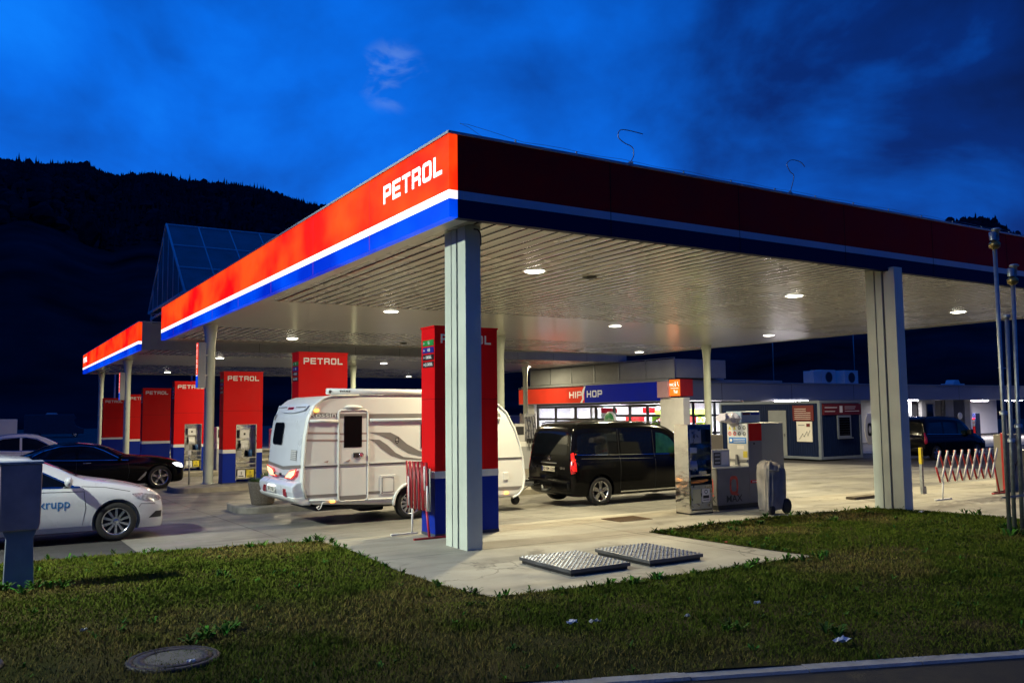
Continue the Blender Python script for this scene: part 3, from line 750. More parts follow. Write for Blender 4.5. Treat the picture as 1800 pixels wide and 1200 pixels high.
for (x, y, l) in ((4.6, 34.4, 'round lamp in the rear canopy above the third pylon row'), (14.3, 35.8, 'round lamp in the rear canopy right of the pylon behind the caravan'), (24.5, 36.0, 'round lamp in the rear canopy near the shop'),
                  (4.9, 50.8, 'small far round lamp at the left of the rear canopy'), (14.5, 50.5, 'far round lamp in the middle of the rear canopy'), (23.4, 52.0, 'farthest small round lamp at the right of the rear canopy')):
    lamp(x, y, ZC, l, 520)
for x, y in ((5.45, 3.85), (18.6, 22.4), (9.2, 21.8)):
    b = MB(); b.lathe([(.16, ZC-.01), (.15, ZC-.035), (.06, ZC-.045), (0, ZC-.045)], M_dark, 20, (x, y, 0)); b.box(x-.05, x+.05, y-.05, y+.05, ZC-.055, ZC-.0451, M_dark)
    tag(b.build('ceiling_sensor'), {5.45: 'small dark round sensor in the front ceiling slats beside the nearest lamp', 18.6: 'small dark sensor in the rear ceiling slats toward the shop', 9.2: 'small dark sensor in the rear slats behind the corner pylon'}[x], 'ceiling sensor')

# ============================================================ ISLANDS, PYLONS, DISPENSERS
ISL = [(9.5, 'nearest kerbed pump island, with the planter and the pylon behind the caravan'), (17.2, 'second kerbed pump island, with the slim round column at its left end'), (25.0, 'third kerbed pump island behind the black saloon'),
       (33.0, 'first kerbed pump island under the rear canopy'), (40.6, 'middle kerbed pump island under the rear canopy'), (48.5, 'farthest kerbed pump island under the rear canopy')]
for (Y0, lab) in ISL:
    xa, xb, y0, y1 = -.75, 13.5, Y0-.9, Y0+.9; z = gz(Y0)
    pts = []
    for cx, cy, a0 in ((xb-.3, y0+.3, -90), (xb-.3, y1-.3, 0), (xa+.5, y1-.5, 90), (xa+.5, y0+.5, 180)):
        r = .3 if cx > 5 else .5
        for k in range(7): a = R(a0+k*15); pts.append((cx+r*math.cos(a), cy+r*math.sin(a)))
    o = MB().prism(pts, 'z', z-.1, z+.16, M_kerbd).build('pump_island', bevel=.025); tag(o, lab, 'kerb island', 'pump islands')
M_t = {'g': mat('tag_green', (.01, .22, .04), .4), 'b': mat('tag_blue', (.01, .015, .22), .4), 'k': mat('tag_black', (.012, .012, .014), .4)}
M_grime = mat('grimy_base', (.05, .055, .08), .8, var=.4, vs=10)
def pylon(x, y, z, label, niche, first=None):
    t = thing('price_pylon', label, 'pylon', (x, y, z), 0, 'red and blue pump pylons')
    W, D, H = 1.25, .52, 3.57; n0, n1, nz = .42, 1.05, 1.88
    def band(z0, z1, name, m, out=0):
        b = MB()
        if niche and z0 < nz:
            zt = min(z1, nz)
            b.box(-out, n0, -out, D+out, z0, zt, m); b.box(n1, W+out, -out, D+out, z0, zt, m); b.box(n0+.001, n1-.001, D-.12, D+out, z0, zt, m)
            if z1 > nz: b.box(-out, W+out, -out, D+out, nz+.0005, z1, m)
        else: b.box(-out, W+out, -out, D+out, z0, z1, m)
        b.build(name, None, t)
    band(0, .98, 'lower_panel', M_blue); band(.981, 1.10, 'stripe', M_white, .003); band(1.101, H, 'upper_panel', M_red)
    MB().box(-.015, W+.015, -.015, D+.015, H+.001, H+.03, M_red).build('cap', None, t)
    MB().box(-.0015, W+.0015, -.0015, D+.0015, 2.33, 2.336, M_gap).build('panel_joint', None, t); MB().box(-.006, W+.006, -.006, D+.006, 0, .05, M_grime).build('base_skirt', None, t)
    block_text('PETROL', (.12, -.004, H-.27), '-y', 1.0, .155, M_lw, t)
    for i, (tx, k) in enumerate((('95', 'g'), ('100', 'b'), ('DIESEL', 'k'), ('Q DIESEL', 'k'))):
        zz = H-.26-i*.125; p = MB().box(-.008, 0, .03, D-.06, zz-.05, zz+.05, M_t[k]).build('fuel_tag', None, t)
        txt(tx, (-.0095, D*.42, zz), '-x', .075, M_lw, p, ext=.001, bold=.02)
        MB().add([(-.0095, D-.10, zz+.02), (-.0095, D-.10, zz-.02), (-.0095, D-.15, zz)], [(0, 1, 2)], M_lw).build('arrow_mark', None, p)
    if niche:
        b = MB(); b.box(n0, n0+.012, .0, D-.13, .12, nz-.002, M_brush); b.box(n1-.012, n1, .0, D-.13, .12, nz-.002, M_brush); b.box(n0+.013, n1-.013, D-.14, D-.125, .12, nz-.002, M_steel)
        b.box(n0-.012, n0, -.012, .02, .10, nz+.012, M_brush); b.box(n1, n1+.012, -.012, .02, .10, nz+.012, M_brush); b.box(n0, n1, -.012, .02, nz, nz+.012, M_brush)
        for zs in (.82, .62, .48): b.box(n0+.013, n1-.013, -.005, D-.141, zs, zs+.03, M_brush)
        b.build('service_niche', None, t)
        b = MB(); b.box(n0+.14, n0+.44, .12, .30, 1.45, 1.72, M_white); b.box(n0+.26, n0+.32, .115, .12, 1.55, 1.62, M_dark); b.build('towel_dispenser', None, t, .02)
        b = MB(); b.box(n0+.18, n0+.42, .20, .32, 1.28, 1.38, M_white)
        for k in range(5): b.tube([(n0+.22+k*.04, .17, 1.28), (n0+.2+k*.05, .14, 1.16), (n0+.17+k*.06, .13, 1.03+.02*(k % 2))], [.03, .028, .012], M_white, 6)
        b.build('glove_dispenser', None, t)
        b = MB(); b.box(n0+.05, n0+.2, .1, .25, .85, 1.06, M_grey); b.tube([(n0+.48, .15, .85), (n0+.48, .15, 1.08)], [.07, .06], mat('blue_bucket', (.03, .1, .25), .4), 12); b.build('water_can', None, t)
        for (xx, mm) in ((n0+.05, M_white), (n0+.33, M_ply)): MB().box(xx, xx+.24, -.008, .0, .2, .44, mm).build('notice', None, t)
        for k, q in enumerate([o for o in t.children if o.name.startswith('notice')]):
            txt('!' if k else 'i', ((n0+.17) if not k else n0+.45, -.0095, .34), '-y', .14, M_black, q, ext=.001, bold=.03); MB().box(n0+.08+.28*k, n0+.24+.28*k, -.0085, -.008, .23, .26, M_black).build('text_lines', None, q)
    return t
pylon(.85, 2.2, .0, 'tall red and blue pylon standing right behind the grey corner column', False)
pylon(.80, 9.5, gz(9.5)+.16, 'red pylon rising behind the roof of the caravan', False)
pylon(.82, 17.2, gz(17.2)+.14, 'red and blue pylon with steel niche beside the slim round column, left of the caravan', True)
pylon(.74, 25, gz(25)+.13, 'red and blue pylon with steel niche partly hidden by the slim round column', True)
pylon(.70, 32.6, gz(32)+.13, 'fully visible red pylon behind the black saloon roof, under the rear canopy', False)
pylon(1.2, 41.2, gz(41)+.1, 'narrow strip of red pylon just right of the rear canopy column', False)
pylon(.80, 49.0, gz(48)+.1, 'leftmost and farthest red pylon of the row', False)

def dispenser_proto():
    t = thing('fuel_dispenser', '', 'fuel dispenser')
    MB().box(0, 1.0, 0, .5, 0, .85, M_grey).build('lower_cabinet', None, t, .01)
    MB().box(.02, .98, .03, .47, .852, 1.05, M_white).build('fascia', None, t, .01)
    MB().box(0, .46, .02, .48, 1.052, 1.72, mat('light_grey_cabinet', (.50, .50, .50), .4, var=.05)).build('display_head', None, t, .01)
    MB().box(.05, .41, .012, .02, 1.3, 1.62, M_frame).build('screen', None, t)
    MB().box(.47, 1.0, .08, .42, 1.052, 2.1, M_brush).build('hose_mast', None, t, .01)
    for k in range(4):
        x = .56+k*.12; MB().tube([(x, .05, 2.0), (x-.02, -.08, 1.6), (x, -.12, 1.0), (x+.02, -.08, .7), (x, -.03, 1.0)], .014, M_dark, 6).build('hose', None, t)
        MB().box(x-.02, x+.02, -.05, .02, .98, 1.15, M_dark).build('nozzle', None, t)
    return t
dp = dispenser_proto()
DS = [(2.35, 16.95, 17, 'grey fuel dispenser right beside the pylon with the niche, left of the caravan'), (2.35, 24.8, 25, 'pale fuel dispenser next to the person in the white shirt'), (11.6, 16.9, 17, 'fuel dispenser between the caravan front and the black van'), (2.4, 33.1, 33, 'far fuel dispenser under the rear canopy near the street'), (10.0, 24.8, 25, 'fuel dispenser on the third island toward the shop'), (10.5, 33.1, 33, 'far fuel dispenser under the rear canopy toward the shop')]
for i, (x, y, yy, lab) in enumerate(DS):
    d = dp if i == 0 else copy_tree(dp); d.location = (x, y, gz(yy)+.16); tag(d, lab, 'fuel dispenser', 'fuel dispensers on the islands')

# hanging lit signs on the columns
def hang_sign(x, y, z, label):
    t = thing('hanging_sign', label, 'sign', (x, y, z), 0, 'narrow lit signs hung beside the round columns')
    MB().box(0, .24, 0, .26, -.72, .72, M_grey).build('housing', None, t, .01)
    MB().box(-.012, -.001, .012, .248, -.30, .705, M_lred).build('lit_panel', None, t); MB().box(-.012, -.001, .012, .248, -.705, -.304, M_lblue).build('blue_panel', None, t)
    MB().box(.241, .33, .1, .16, .3, .34, M_galv).box(.241, .33, .1, .16, -.34, -.3, M_galv).build('bracket', None, t)
    p = [q for q in t.children if q.name.startswith('lit_panel')][0]
    for i, ch in enumerate('PETROL'): txt(ch, (-.014, .13, .60-i*.16), '-x', .17, M_lwhite, p, ext=.001, bold=.02)
    MB().box(-.014, -.0125, .02, .24, -.345, -.315, M_lwhite).build('divider', None, p)
    return t
hang_sign(.02, 17.2, 3.68, 'narrow vertical lit red and blue sign on the slim round column of the front canopy')
hang_sign(.34, 37.8, 3.65, 'narrow vertical lit sign on the round column of the rear canopy')

# ============================================================ VEHICLES
def car_body(name, st, parent, m, wheels, boxy=.0, rt=.34):
    """st: stations nose to tail (x, z bottom, z shoulder, z top, half width, half width of the roof)"""
    S = catmull(st, 5); vs = []; fs = []; K = None
    for (x, zb, zs, zt, w, wr) in S:
        h = zs-zb; gh = max(zt-zs, .0)
        c = [(0, zb), (w*.75, zb), (w*.93, zb+h*.04), (w*.975, zb+h*.16), (w*.99, zb+h*.35), (w, zb+h*.62), (w*.995, zb+h*.80), (w*.972, zb+h*.93), (w*.935+.0, zs),
             (w*.935+(wr-w*.935)*(.10), zs+gh*.12), (w*.935+(wr-w*.935)*.40, zs+gh*.45), (w*.935+(wr-w*.935)*.80, zs+gh*.84), (wr*.985, zs+gh*.93), (wr*.93, zt-.012*boxy), (wr*.75, zt+.012), (wr*.4, zt+.024), (0, zt+.03)]
        ring = [(x, -y, z) for y, z in c]+[(x, y, z) for y, z in c[-2:0:-1]]
        K = len(ring); vs += ring
    for i in range(len(S)-1):
        for k in range(K): fs.append((i*K+k, i*K+(k+1) % K, (i+1)*K+(k+1) % K, (i+1)*K+k))
    fs.append(tuple(range(K))[::-1]); fs.append(tuple((len(S)-1)*K+k for k in range(K)))
    b = MB(); b.add(vs, fs, m, True); o = b.build(name, m, parent)
    for wx in wheels:
        for sg in (-1, 1):
            w = max(s[4] for s in st); cb = MB(); cb.lathe([(0, -.17), (rt+.055, -.17), (rt+.055, .17), (0, .17)], M_dark, 32, (wx, sg*(w-.10), rt), 'y', False)
            c = cb.build('cutter'); bm = bmesh.new(); bm.from_mesh(c.data); bmesh.ops.remove_doubles(bm, verts=bm.verts, dist=1e-4); bmesh.ops.recalc_face_normals(bm, faces=bm.faces); bm.to_mesh(c.data); bm.free()
            md = o.modifiers.new('arch', 'BOOLEAN'); md.operation = 'DIFFERENCE'; md.solver = 'EXACT'; md.object = c
            o.parent = None; finish(o); o.parent = parent; bpy.data.objects.remove(c)
    return o
def wheel(parent, x, y, sg, r, spokes, style=0, tr=.225):
    """sg -1: outer face toward -y"""
    w = MB(); h = .11; rr = r*.70
    w.lathe([(rr, -h*.8*1), (r*.93, -h), (r*.985, -h*.75), (r, -h*.3), (r, h*.3), (r*.985, h*.75), (r*.93, h), (rr, h*.8)], M_rub, 40, (x, y, r), 'y')
    w.lathe([(0, .02*sg*-1), (rr, .02*sg*-1)], M_dark, 24, (x, y, r), 'y'); t = w.build('wheel', None, parent)
    b = MB(); f = sg*(h*.78)
    b.lathe([(rr, f), (rr*.93, f), (rr*.90, f*.55), (rr*.9, -f*.4)], M_alloy, 36, (x, y, r), 'y')
    b.lathe([(0, f*.78), (.05, f*.80), (.065, f*.6), (.065, 0)], M_alloy, 20, (x, y, r), 'y')
    for k in range(spokes):
        a = 2*PI*k/spokes+.3
        offs = (-.10, .10) if style == 1 else (0,)
        for of in offs:
            w0, w1 = (.020, .014) if style == 1 else ((.032, .05) if spokes < 8 else (.016, .024))
            a2 = a+of
            for (ra, rb, wa, wb) in ((.045, rr*.94, w0, w1),):
                p = [(ra, -wa), (rb, -wb), (rb, wb), (ra, wa)]
                vs = []
                for yy in (f*.86, f*.45):
                    for (u, v_) in p: vs.append((x+u*math.cos(a2)-v_*math.sin(a2), y+yy, r+u*math.sin(a2)+v_*math.cos(a2)))
                b.add(vs, [(0, 1, 2, 3), (7, 6, 5, 4), (0, 1, 5, 4), (1, 2, 6, 5), (2, 3, 7, 6), (3, 0, 4, 7)], M_alloy)
    b.build('rim', None, t); return t
def both(tree, pts, m, name, parent, off=.005, step=.07, sides=(-1, 1)):
    return [conform(tree, pts, 'y', s, m, name, parent, off, step) for s in sides]

def saloon(name, label, loc, paint, detail):
    """a four door car; x forward, nose at 0"""
    t = thing(name, label, 'car', loc, 0); d = detail
    body = car_body('body', d['st'], t, paint, d['wheels'], rt=d['r']); tr = bvh_of(body)
    hw = max(s[4] for s in d['st'])
    for wx in d['wheels']:
        for sg in (-1, 1): wheel(t, wx, sg*(hw-.125), sg, d['r'], d['spokes'], d['style'])
    for q in d['glass']: both(tr, q, M_wind, 'side_window', t, .004)
    for q in d.get('trim', []): both(tr, ribbon(q, d.get('trimw', .022)), M_chrome, 'window_trim', t, .008, .05)
    both(tr, d['lamp'], d.get('lampm', M_hl), 'headlight', t, .006, .04)
    if 'lamp2' in d: both(tr, d['lamp2'], M_tl if d.get('lampm') is None else M_hl, 'side_reflector', t, .007, .04)
    for q in d['seams']: both(tr, ribbon(q, .010), M_dark, 'door_seam', t, .002, .06)
    for q in d['handles']:
        for sg in (-1, 1):
            h, nn, i_, ds_ = tr.ray_cast(Vector((q[0], sg*5, q[1])), Vector((0, -sg, 0)))
            if h: MB().box(q[0]-.11, q[0]+.11, h.y-.03 if sg < 0 else h.y, h.y if sg < 0 else h.y+.03, q[1]-.014, q[1]+.014, d.get('hm', paint)).build('door_handle', None, t, .01)
    conform(tr, d['screen'], 'z', 1, M_wind, 'windscreen', t, .005, .1); conform(tr, d['rearscreen'], 'z', 1, M_wind, 'rear_window', t, .005, .1)
    both(tr, ribbon([(d['wheels'][0]-.5, .27), (d['wheels'][1]+.5, .27)], .05), d.get('sillm', paint), 'sill', t, .012, .15)
    if 'fog' in d: both(tr, d['fog'], M_dark, 'fog_recess', t, .006, .04)
    if 'vent' in d: both(tr, d['vent'], M_chrome, 'wing_vent', t, .008, .04)
    # grille and number plate on the nose
    conform(tr, d['grille'], 'x', 1, M_dark, 'grille', t, .006, .06)
    MB().box(-.005, .02, -.26, .26, .40, .51, M_plate).build('number_plate', None, t)
    mx, mz = d['mirror']
    for sg in (-1, 1):
        h, nn, i_, ds_ = tr.ray_cast(Vector((mx, sg*5, mz)), Vector((0, -sg, 0))); y = h.y if h else sg*hw
        b = MB(); prof = [(.0, -.10), (.05, -.095), (.082, -.05), (.09, .0), (.08, .05), (.05, .085), (0, .09)]
        vs = []; fs = []; n = 14
        for (r_, u) in prof:
            for k in range(n): a = 2*PI*k/n; vs.append((mx+.03+r_*.75*math.cos(a), y+sg*(.16+u*1.15), mz+.06+r_*math.sin(a)*.95))
        for i in range(len(prof)-1):
            for k in range(n): fs.append((i*n+k, i*n+(k+1) % n, (i+1)*n+(k+1) % n, (i+1)*n+k))
        b.add(vs, fs, d.get('mm', paint), True)
        b.tube([(mx+.02, y-sg*.02, mz+.0), (mx+.02, y+sg*.08, mz+.03)], [.03, .02], M_dark, 8); b.build('mirror', None, t)
    for (x0, z0) in d.get('badge', []):
        pass
    return t, tr
# white saloon with writing on its door, waiting behind the caravan
mo = dict(st=[(0, .24, .52, .60, .50, .34), (-.03, .19, .58, .67, .68, .50), (-.10, .17, .65, .755, .80, .60), (-.38, .17, .78, .875, .895, .72), (-.80, .17, .87, .975, .92, .76), (-1.2, .17, .925, 1.045, .925, .75), (-1.42, .17, .945, 1.11, .925, .72), (-1.75, .17, .955, 1.28, .925, .66), (-2.2, .17, .965, 1.44, .925, .61), (-2.75, .17, .98, 1.49, .925, .60), (-3.4, .17, 1.0, 1.44, .92, .60), (-4.05, .18, 1.03, 1.20, .90, .62), (-4.5, .22, 1.02, 1.10, .86, .64), (-4.80, .32, .92, 1.02, .78, .56), (-4.87, .42, .8, .88, .66, .5)],
          wheels=(-.82, -3.67), r=.335, spokes=10, style=0,
          glass=[[(-1.52, .965), (-1.95, 1.19), (-2.25, 1.34), (-2.6, 1.40), (-2.72, 1.40), (-2.72, .985)], [(-2.80, .985), (-2.80, 1.405), (-3.35, 1.37), (-3.85, 1.19), (-4.0, 1.06), (-3.9, 1.03)]],
          trim=[[(-1.40, .955), (-2.2, .975), (-3.0, .985), (-4.05, 1.045)], [(-1.50, .97), (-1.95, 1.205), (-2.25, 1.365), (-2.7, 1.42), (-3.35, 1.395), (-3.9, 1.2)]],
          lamp=[(-.58, .80), (-.42, .805), (-.10, .735), (-.05, .665), (-.16, .645), (-.36, .665), (-.49, .71)], 
          seams=[[(-1.38, .965), (-1.0, .93), (-.6, .84)], [(-.18, .60), (-.42, .62), (-.46, .56)], [(-1.35, .93), (-1.31, .6), (-1.36, .28), (-2.72, .27)], [(-2.74, .97), (-2.76, .28)], [(-3.75, 1.0), (-3.62, .75), (-3.42, .62)], [(-1.33, .88), (-2.2, .90), (-3.6, .94)]],
          handles=[(-2.55, .86), (-3.55, .89)], screen=[(-1.45, -.62), (-1.36, 0), (-1.45, .62), (-2.12, .52), (-2.17, 0), (-2.12, -.52)], rearscreen=[(-3.5, -.52), (-3.5, .52), (-4.0, .56), (-4.0, -.56)],
          fog=[(-.29, .36), (-.17, .47), (-.06, .47), (-.07, .36)], grille=[(-.30, .42), (.30, .42), (.34, .56), (-.34, .56)], mirror=(-1.62, 1.0))
t, tr = saloon('parked_car', 'white saloon with blue lettering on its door, waiting at the left behind the steel cabinet', (-2.86, 6.475, -.07), M_carw, mo)
M_krupp = mat('blue_door_lettering', (.01, .13, .36), .4)
cu = txt('thyssenkrupp', (0, 0, 0), 'z', .215, M_krupp, t, 'door_lettering', ext=.0, bold=.006, align='RIGHT')
for v in cu.data.vertices:
    x, z = v.co.x*.93-1.55, v.co.y+.69
    h, nn, i_, d_ = tr.ray_cast(Vector((x, -5, z)), Vector((0, 1, 0))); v.co = Vector((x, (h.y if h else -.92)-.004, z))
cu.matrix_local = Matrix()
# black luxury saloon behind it
bm_ = dict(st=[(0, .40, .60, .66, .50, .36), (-.04, .28, .68, .74, .72, .55), (-.14, .20, .73, .82, .84, .66), (-.45, .17, .80, .92, .91, .74), (-.90, .17, .87, 1.0, .945, .78), (-1.5, .17, .92, 1.055, .95, .78), (-1.82, .17, .95, 1.12, .95, .74), (-2.3, .17, .96, 1.34, .95, .66), (-2.75, .17, .97, 1.46, .95, .61), (-3.3, .17, .99, 1.50, .95, .60), (-3.9, .17, 1.01, 1.44, .945, .60), (-4.4, .18, 1.03, 1.24, .93, .62), (-4.8, .22, 1.03, 1.11, .90, .68), (-5.12, .32, .93, 1.03, .80, .6), (-5.2, .45, .82, .9, .7, .5)],
           wheels=(-.80, -3.95), r=.37, spokes=5, style=1,
           glass=[[(-1.98, .97), (-2.45, 1.24), (-2.75, 1.37), (-3.15, 1.415), (-3.2, .99)], [(-3.27, .995), (-3.27, 1.42), (-3.7, 1.40), (-4.15, 1.27), (-4.42, 1.10), (-4.35, 1.04)]],
           trim=[[(-1.75, .955), (-2.5, .975), (-3.4, .995), (-4.35, 1.03), (-4.48, 1.08), (-4.42, 1.16), (-4.15, 1.30), (-3.7, 1.425), (-3.1, 1.44), (-2.75, 1.395), (-2.45, 1.265), (-1.95, .985)]], trimw=.022,
           lamp=[(-.42, .80), (-.30, .83), (-.05, .76), (-.03, .68), (-.12, .65), (-.30, .70)], lampm=M_hlon, hm=M_chrome,
           seams=[[(-1.78, .94), (-1.72, .6), (-1.78, .28), (-3.1, .27)], [(-3.24, .98), (-3.26, .28)]], handles=[(-2.95, .90), (-4.05, .92)],
           screen=[(-1.85, -.66), (-1.76, 0), (-1.85, .66), (-2.62, .54), (-2.68, 0), (-2.62, -.54)], rearscreen=[(-3.95, -.52), (-3.95, .52), (-4.5, .56), (-4.5, -.56)],
           grille=[(-.36, .42), (.36, .42), (.40, .62), (-.40, .62)], vent=[(-1.48, .30), (-1.24, .56), (-1.20, .56), (-1.25, .44), (-1.40, .30)], mirror=(-2.02, 1.02))
t2, _ = saloon('parked_car', 'black luxury saloon with chrome window line, its headlight shining on a pump pylon', (.05, 19.85, -.255), M_carb, bm_)
import copy
wh = copy.deepcopy(mo); wh['st'] = [(x, zb, zs*1.12, zt*1.16, w, wr*1.05) for (x, zb, zs, zt, w, wr) in mo['st']]
f_ = lambda L: [(x, z*1.145) for x, z in L]
for k in ('glass', 'trim', 'seams'): wh[k] = [f_(q) for q in wh[k]]
for k in ('lamp', 'fog'): wh[k] = f_(wh[k])
wh['handles'] = [(x, z*1.12) for x, z in mo['handles']]; wh['mirror'] = (-1.62, 1.14); wh['spokes'] = 7
saloon('parked_car', 'white car whose roof and windows show behind the black saloon at the left edge', (-1.7, 26.9, -.28), M_carw, wh)

M_tlh = mat('tail_light_dim', (.45, .01, .01), .2, emit=(.8, .02, .01), es=.7, var=.6, vs=20)
def van(name, label, loc, paint, rz=0, detail=True, lamp_on=True):
    """people carrier; x forward, nose at 0"""
    t = thing(name, label, 'van', loc, rz)
    st = [(0, .42, .62, .68, .55, .42), (-.05, .28, .72, .80, .78, .60), (-.2, .22, .84, .94, .88, .70), (-.6, .20, .95, 1.08, .93, .76), (-.98, .20, 1.04, 1.20, .945, .78), (-1.25, .20, 1.09, 1.40, .95, .76), (-1.6, .20, 1.10, 1.66, .95, .75), (-1.95, .20, 1.10, 1.80, .95, .76), (-2.5, .20, 1.10, 1.86, .95, .78), (-3.4, .20, 1.10, 1.88, .95, .79), (-4.2, .20, 1.10, 1.87, .95, .79), (-4.52, .21, 1.10, 1.84, .945, .78), (-4.66, .24, 1.10, 1.72, .935, .77), (-4.73, .28, 1.05, 1.40, .92, .78), (-4.78, .34, .92, 1.08, .88, .8)]
    body = car_body('body', st, t, paint, (-.88, -3.98), 1, rt=.33); tr = bvh_of(body)
    for wx in (-.88, -3.98):
        for sg in (-1, 1): wheel(t, wx, sg*.825, sg, .33, 5, 0)
    both(tr, [(-1.40, 1.12), (-1.82, 1.52), (-2.0, 1.60), (-2.22, 1.63), (-2.28, 1.14)], M_windg, 'front_side_window', t, .004)
    both(tr, [(-2.40, 1.14), (-2.36, 1.64), (-3.34, 1.67), (-3.36, 1.16)], M_wind, 'middle_side_window', t, .004); both(tr, [(-3.46, 1.16), (-3.44, 1.67), (-4.42, 1.64), (-4.58, 1.55), (-4.60, 1.19)], M_wind, 'rear_side_window', t, .004)
    both(tr, ribbon([(-1.35, 1.10), (-2.34, 1.12), (-3.4, 1.14), (-4.6, 1.17)], .012), M_chrome, 'belt_trim', t, .006, .1)
    for q in ([(-3.40, 1.74), (-3.40, 1.10), (-3.42, .35)], [(-2.33, 1.7), (-2.34, 1.0), (-2.36, .3), (-3.4, .3)], [(-1.25, 1.02), (-1.22, .6), (-1.36, .3), (-2.3, .3)], [(-2.4, 1.03), (-4.5, 1.08)]): both(tr, ribbon(q, .010), M_dark, 'door_seam', t, .002, .06)
    both(tr, ribbon([(-1.4, .29), (-3.4, .29)], .03), M_chrome if detail else M_dark, 'sill_trim', t, .012, .12)
    conform(tr, [(-1.08, -.72), (-.98, 0), (-1.08, .72), (-1.78, .66), (-1.84, 0), (-1.78, -.66)], 'z', 1, M_wind, 'windscreen', t, .005, .1)
    conform(tr, [(-.70, 1.16), (.70, 1.16), (.66, 1.62), (.5, 1.68), (-.5, 1.68), (-.66, 1.62)], 'x', -1, M_wind, 'rear_window', t, .004, .07)
    for sg in (-1, 1):
        conform(tr, [(sg*.88, .74), (sg*.93, .76), (sg*.905, 1.25), (sg*.85, 1.25), (sg*.84, .92)], 'x', -1, M_tl, 'tail_light', t, .008, .04)
        l = conform(tr, [(-4.665, .80), (-4.768, .82), (-4.745, 1.20), (-4.69, 1.22)], 'y', sg, M_tlh if lamp_on else M_tl, 'tail_light', t, .008, .04)
        if lamp_on: conform(tr, [(sg*.865, 1.02), (sg*.912, 1.02), (sg*.90, 1.22), (sg*.865, 1.20)], 'x', -1, M_tlon, 'brake_lamp', t, .013, .03)
        conform(tr, [(-.55, .84), (-.30, .86), (-.06, .74), (-.10, .66), (-.45, .70)], 'y', sg, M_hl, 'headlight', t, .006, .05)
        h, nn, i_, ds_ = tr.ray_cast(Vector((-1.55, sg*5, 1.12)), Vector((0, -sg, 0))); y = h.y if h else sg*.93
        MB().box(-1.66, -1.46, min(y+sg*.02, y+sg*.24), max(y+sg*.02, y+sg*.24), 1.08, 1.32, M_dark).build('mirror', None, t, .04, 3)
        MB().tube([(-1.98, sg*.70, 1.83), (-2.1, sg*.71, 1.875), (-3.3, sg*.72, 1.915), (-4.35, sg*.71, 1.90), (-4.5, sg*.70, 1.865)], .016, M_dark, 8).build('roof_rail', None, t)
    conform(tr, [(-.5, .42), (.5, .42), (.55, .66), (-.55, .66)], 'x', 1, M_dark, 'grille', t, .006, .06)
    b = MB(); b.box(-4.86, -4.72, -.86, .86, .36, .60, paint); b.build('rear_bumper', None, t, .06, 4)
    MB().box(-4.80, -4.765, -.33, .33, .955, .985, M_chrome).build('handle_strip', None, t, .005)
    if detail:
        p = MB().box(-4.815, -4.80, -.26, .26, .78, .89, M_plate).build('number_plate', None, t); MB().box(-4.8165, -4.8151, .215, .258, .783, .887, M_blue).build('euro_band', None, p)
        txt('DD BM 2259', (-4.8165, -.02, .835), '-x', .10, M_black, p, ext=.0008, bold=.015)
        b = MB(); b.lathe([(.062, -.01), (.07, 0), (.062, .01)], M_chrome, 24, (-4.79, 0, 1.07), 'x'); b.tube([(-4.79, 0, 1.07), (-4.79, 0, 1.135)], .006, M_chrome, 5); b.tube([(-4.79, 0, 1.07), (-4.79, .055, 1.035)], .006, M_chrome, 5); b.tube([(-4.79, 0, 1.07), (-4.79, -.055, 1.035)], .006, M_chrome, 5); b.build('emblem', None, t)
        for s_, yy in (('VIANO', .60), ('CDI 2.2', -.56)): txt(s_, (-4.80, yy, .86), '-x', .06, M_chrome, t, 'model_lettering', ext=.002, bold=.02)
        b = MB(); b.tube([(-4.7, 0, .36), (-4.9, 0, .34), (-4.98, 0, .36), (-4.98, 0, .44)], .028, M_galv, 10); b.lathe([(0, .0), (.03, .01), (.03, .04), (0, .06)], M_chrome, 14, (-4.98, 0, .42)); b.build('tow_ball', None, t)
    return t
van('van', 'black people carrier towing the caravan, tail light on, with roof rails', (10.36, 5.72, -.06), M_carb)
van('van', 'black van parked beyond the folding barrier at the right, in front of the lit workshop', (33.6, 12.1, -.22), M_carb, detail=False, lamp_on=False)

# caravan
cv = thing('caravan', 'large white touring caravan with grey swoosh stripes, coupled to the black people carrier', 'caravan', (0, 0, 0))
CY0, CY1 = 5.15, 7.42
prof = [(-.30, .36), (-.46, .50), (-.525, .72), (-.51, 1.15), (-.475, 1.64), (-.41, 2.02), (-.29, 2.27), (-.12, 2.40), (.06, 2.455), (.6, 2.47), (2.0, 2.47), (3.2, 2.45), (3.6, 2.39), (3.85, 2.29), (4.10, 2.09), (4.32, 1.71), (4.44, 1.38), (4.52, 1.05), (4.56, .64), (4.52, .42), (4.40, .29), (4.25, .235), (2.2, .245), (1.3, .26), (.2, .33)]
b = MB(); b.prism(prof, 'y', CY0, CY1, M_cvw); cb = b.build('body', None, cv, .075, 4)
cc_ = MB(); cc_.lathe([(0, -.2), (.39, -.2), (.39, .2), (0, .2)], M_dark, 40, (1.79, CY0+.1, .265), 'y', False); cc_ = cc_.build('cutter')
bmx = bmesh.new(); bmx.from_mesh(cc_.data); bmesh.ops.remove_doubles(bmx, verts=bmx.verts, dist=1e-4); bmesh.ops.recalc_face_normals(bmx, faces=bmx.faces); bmx.to_mesh(cc_.data); bmx.free()
md = cb.modifiers.new('arch', 'BOOLEAN'); md.operation = 'DIFFERENCE'; md.solver = 'EXACT'; md.object = cc_; cb.parent = None; finish(cb); cb.parent = cv; bpy.data.objects.remove(cc_)
for p in cb.data.polygons: p.use_smooth = False
ct = bvh_of(cb)
def cside(pts, m, name, off=.004, parent=None): # right-hand side, flat: thin plates
    b = MB(); b.prism(pts, 'y', CY0-off, CY0-.0005, m); return b.build(name, None, parent or cv)
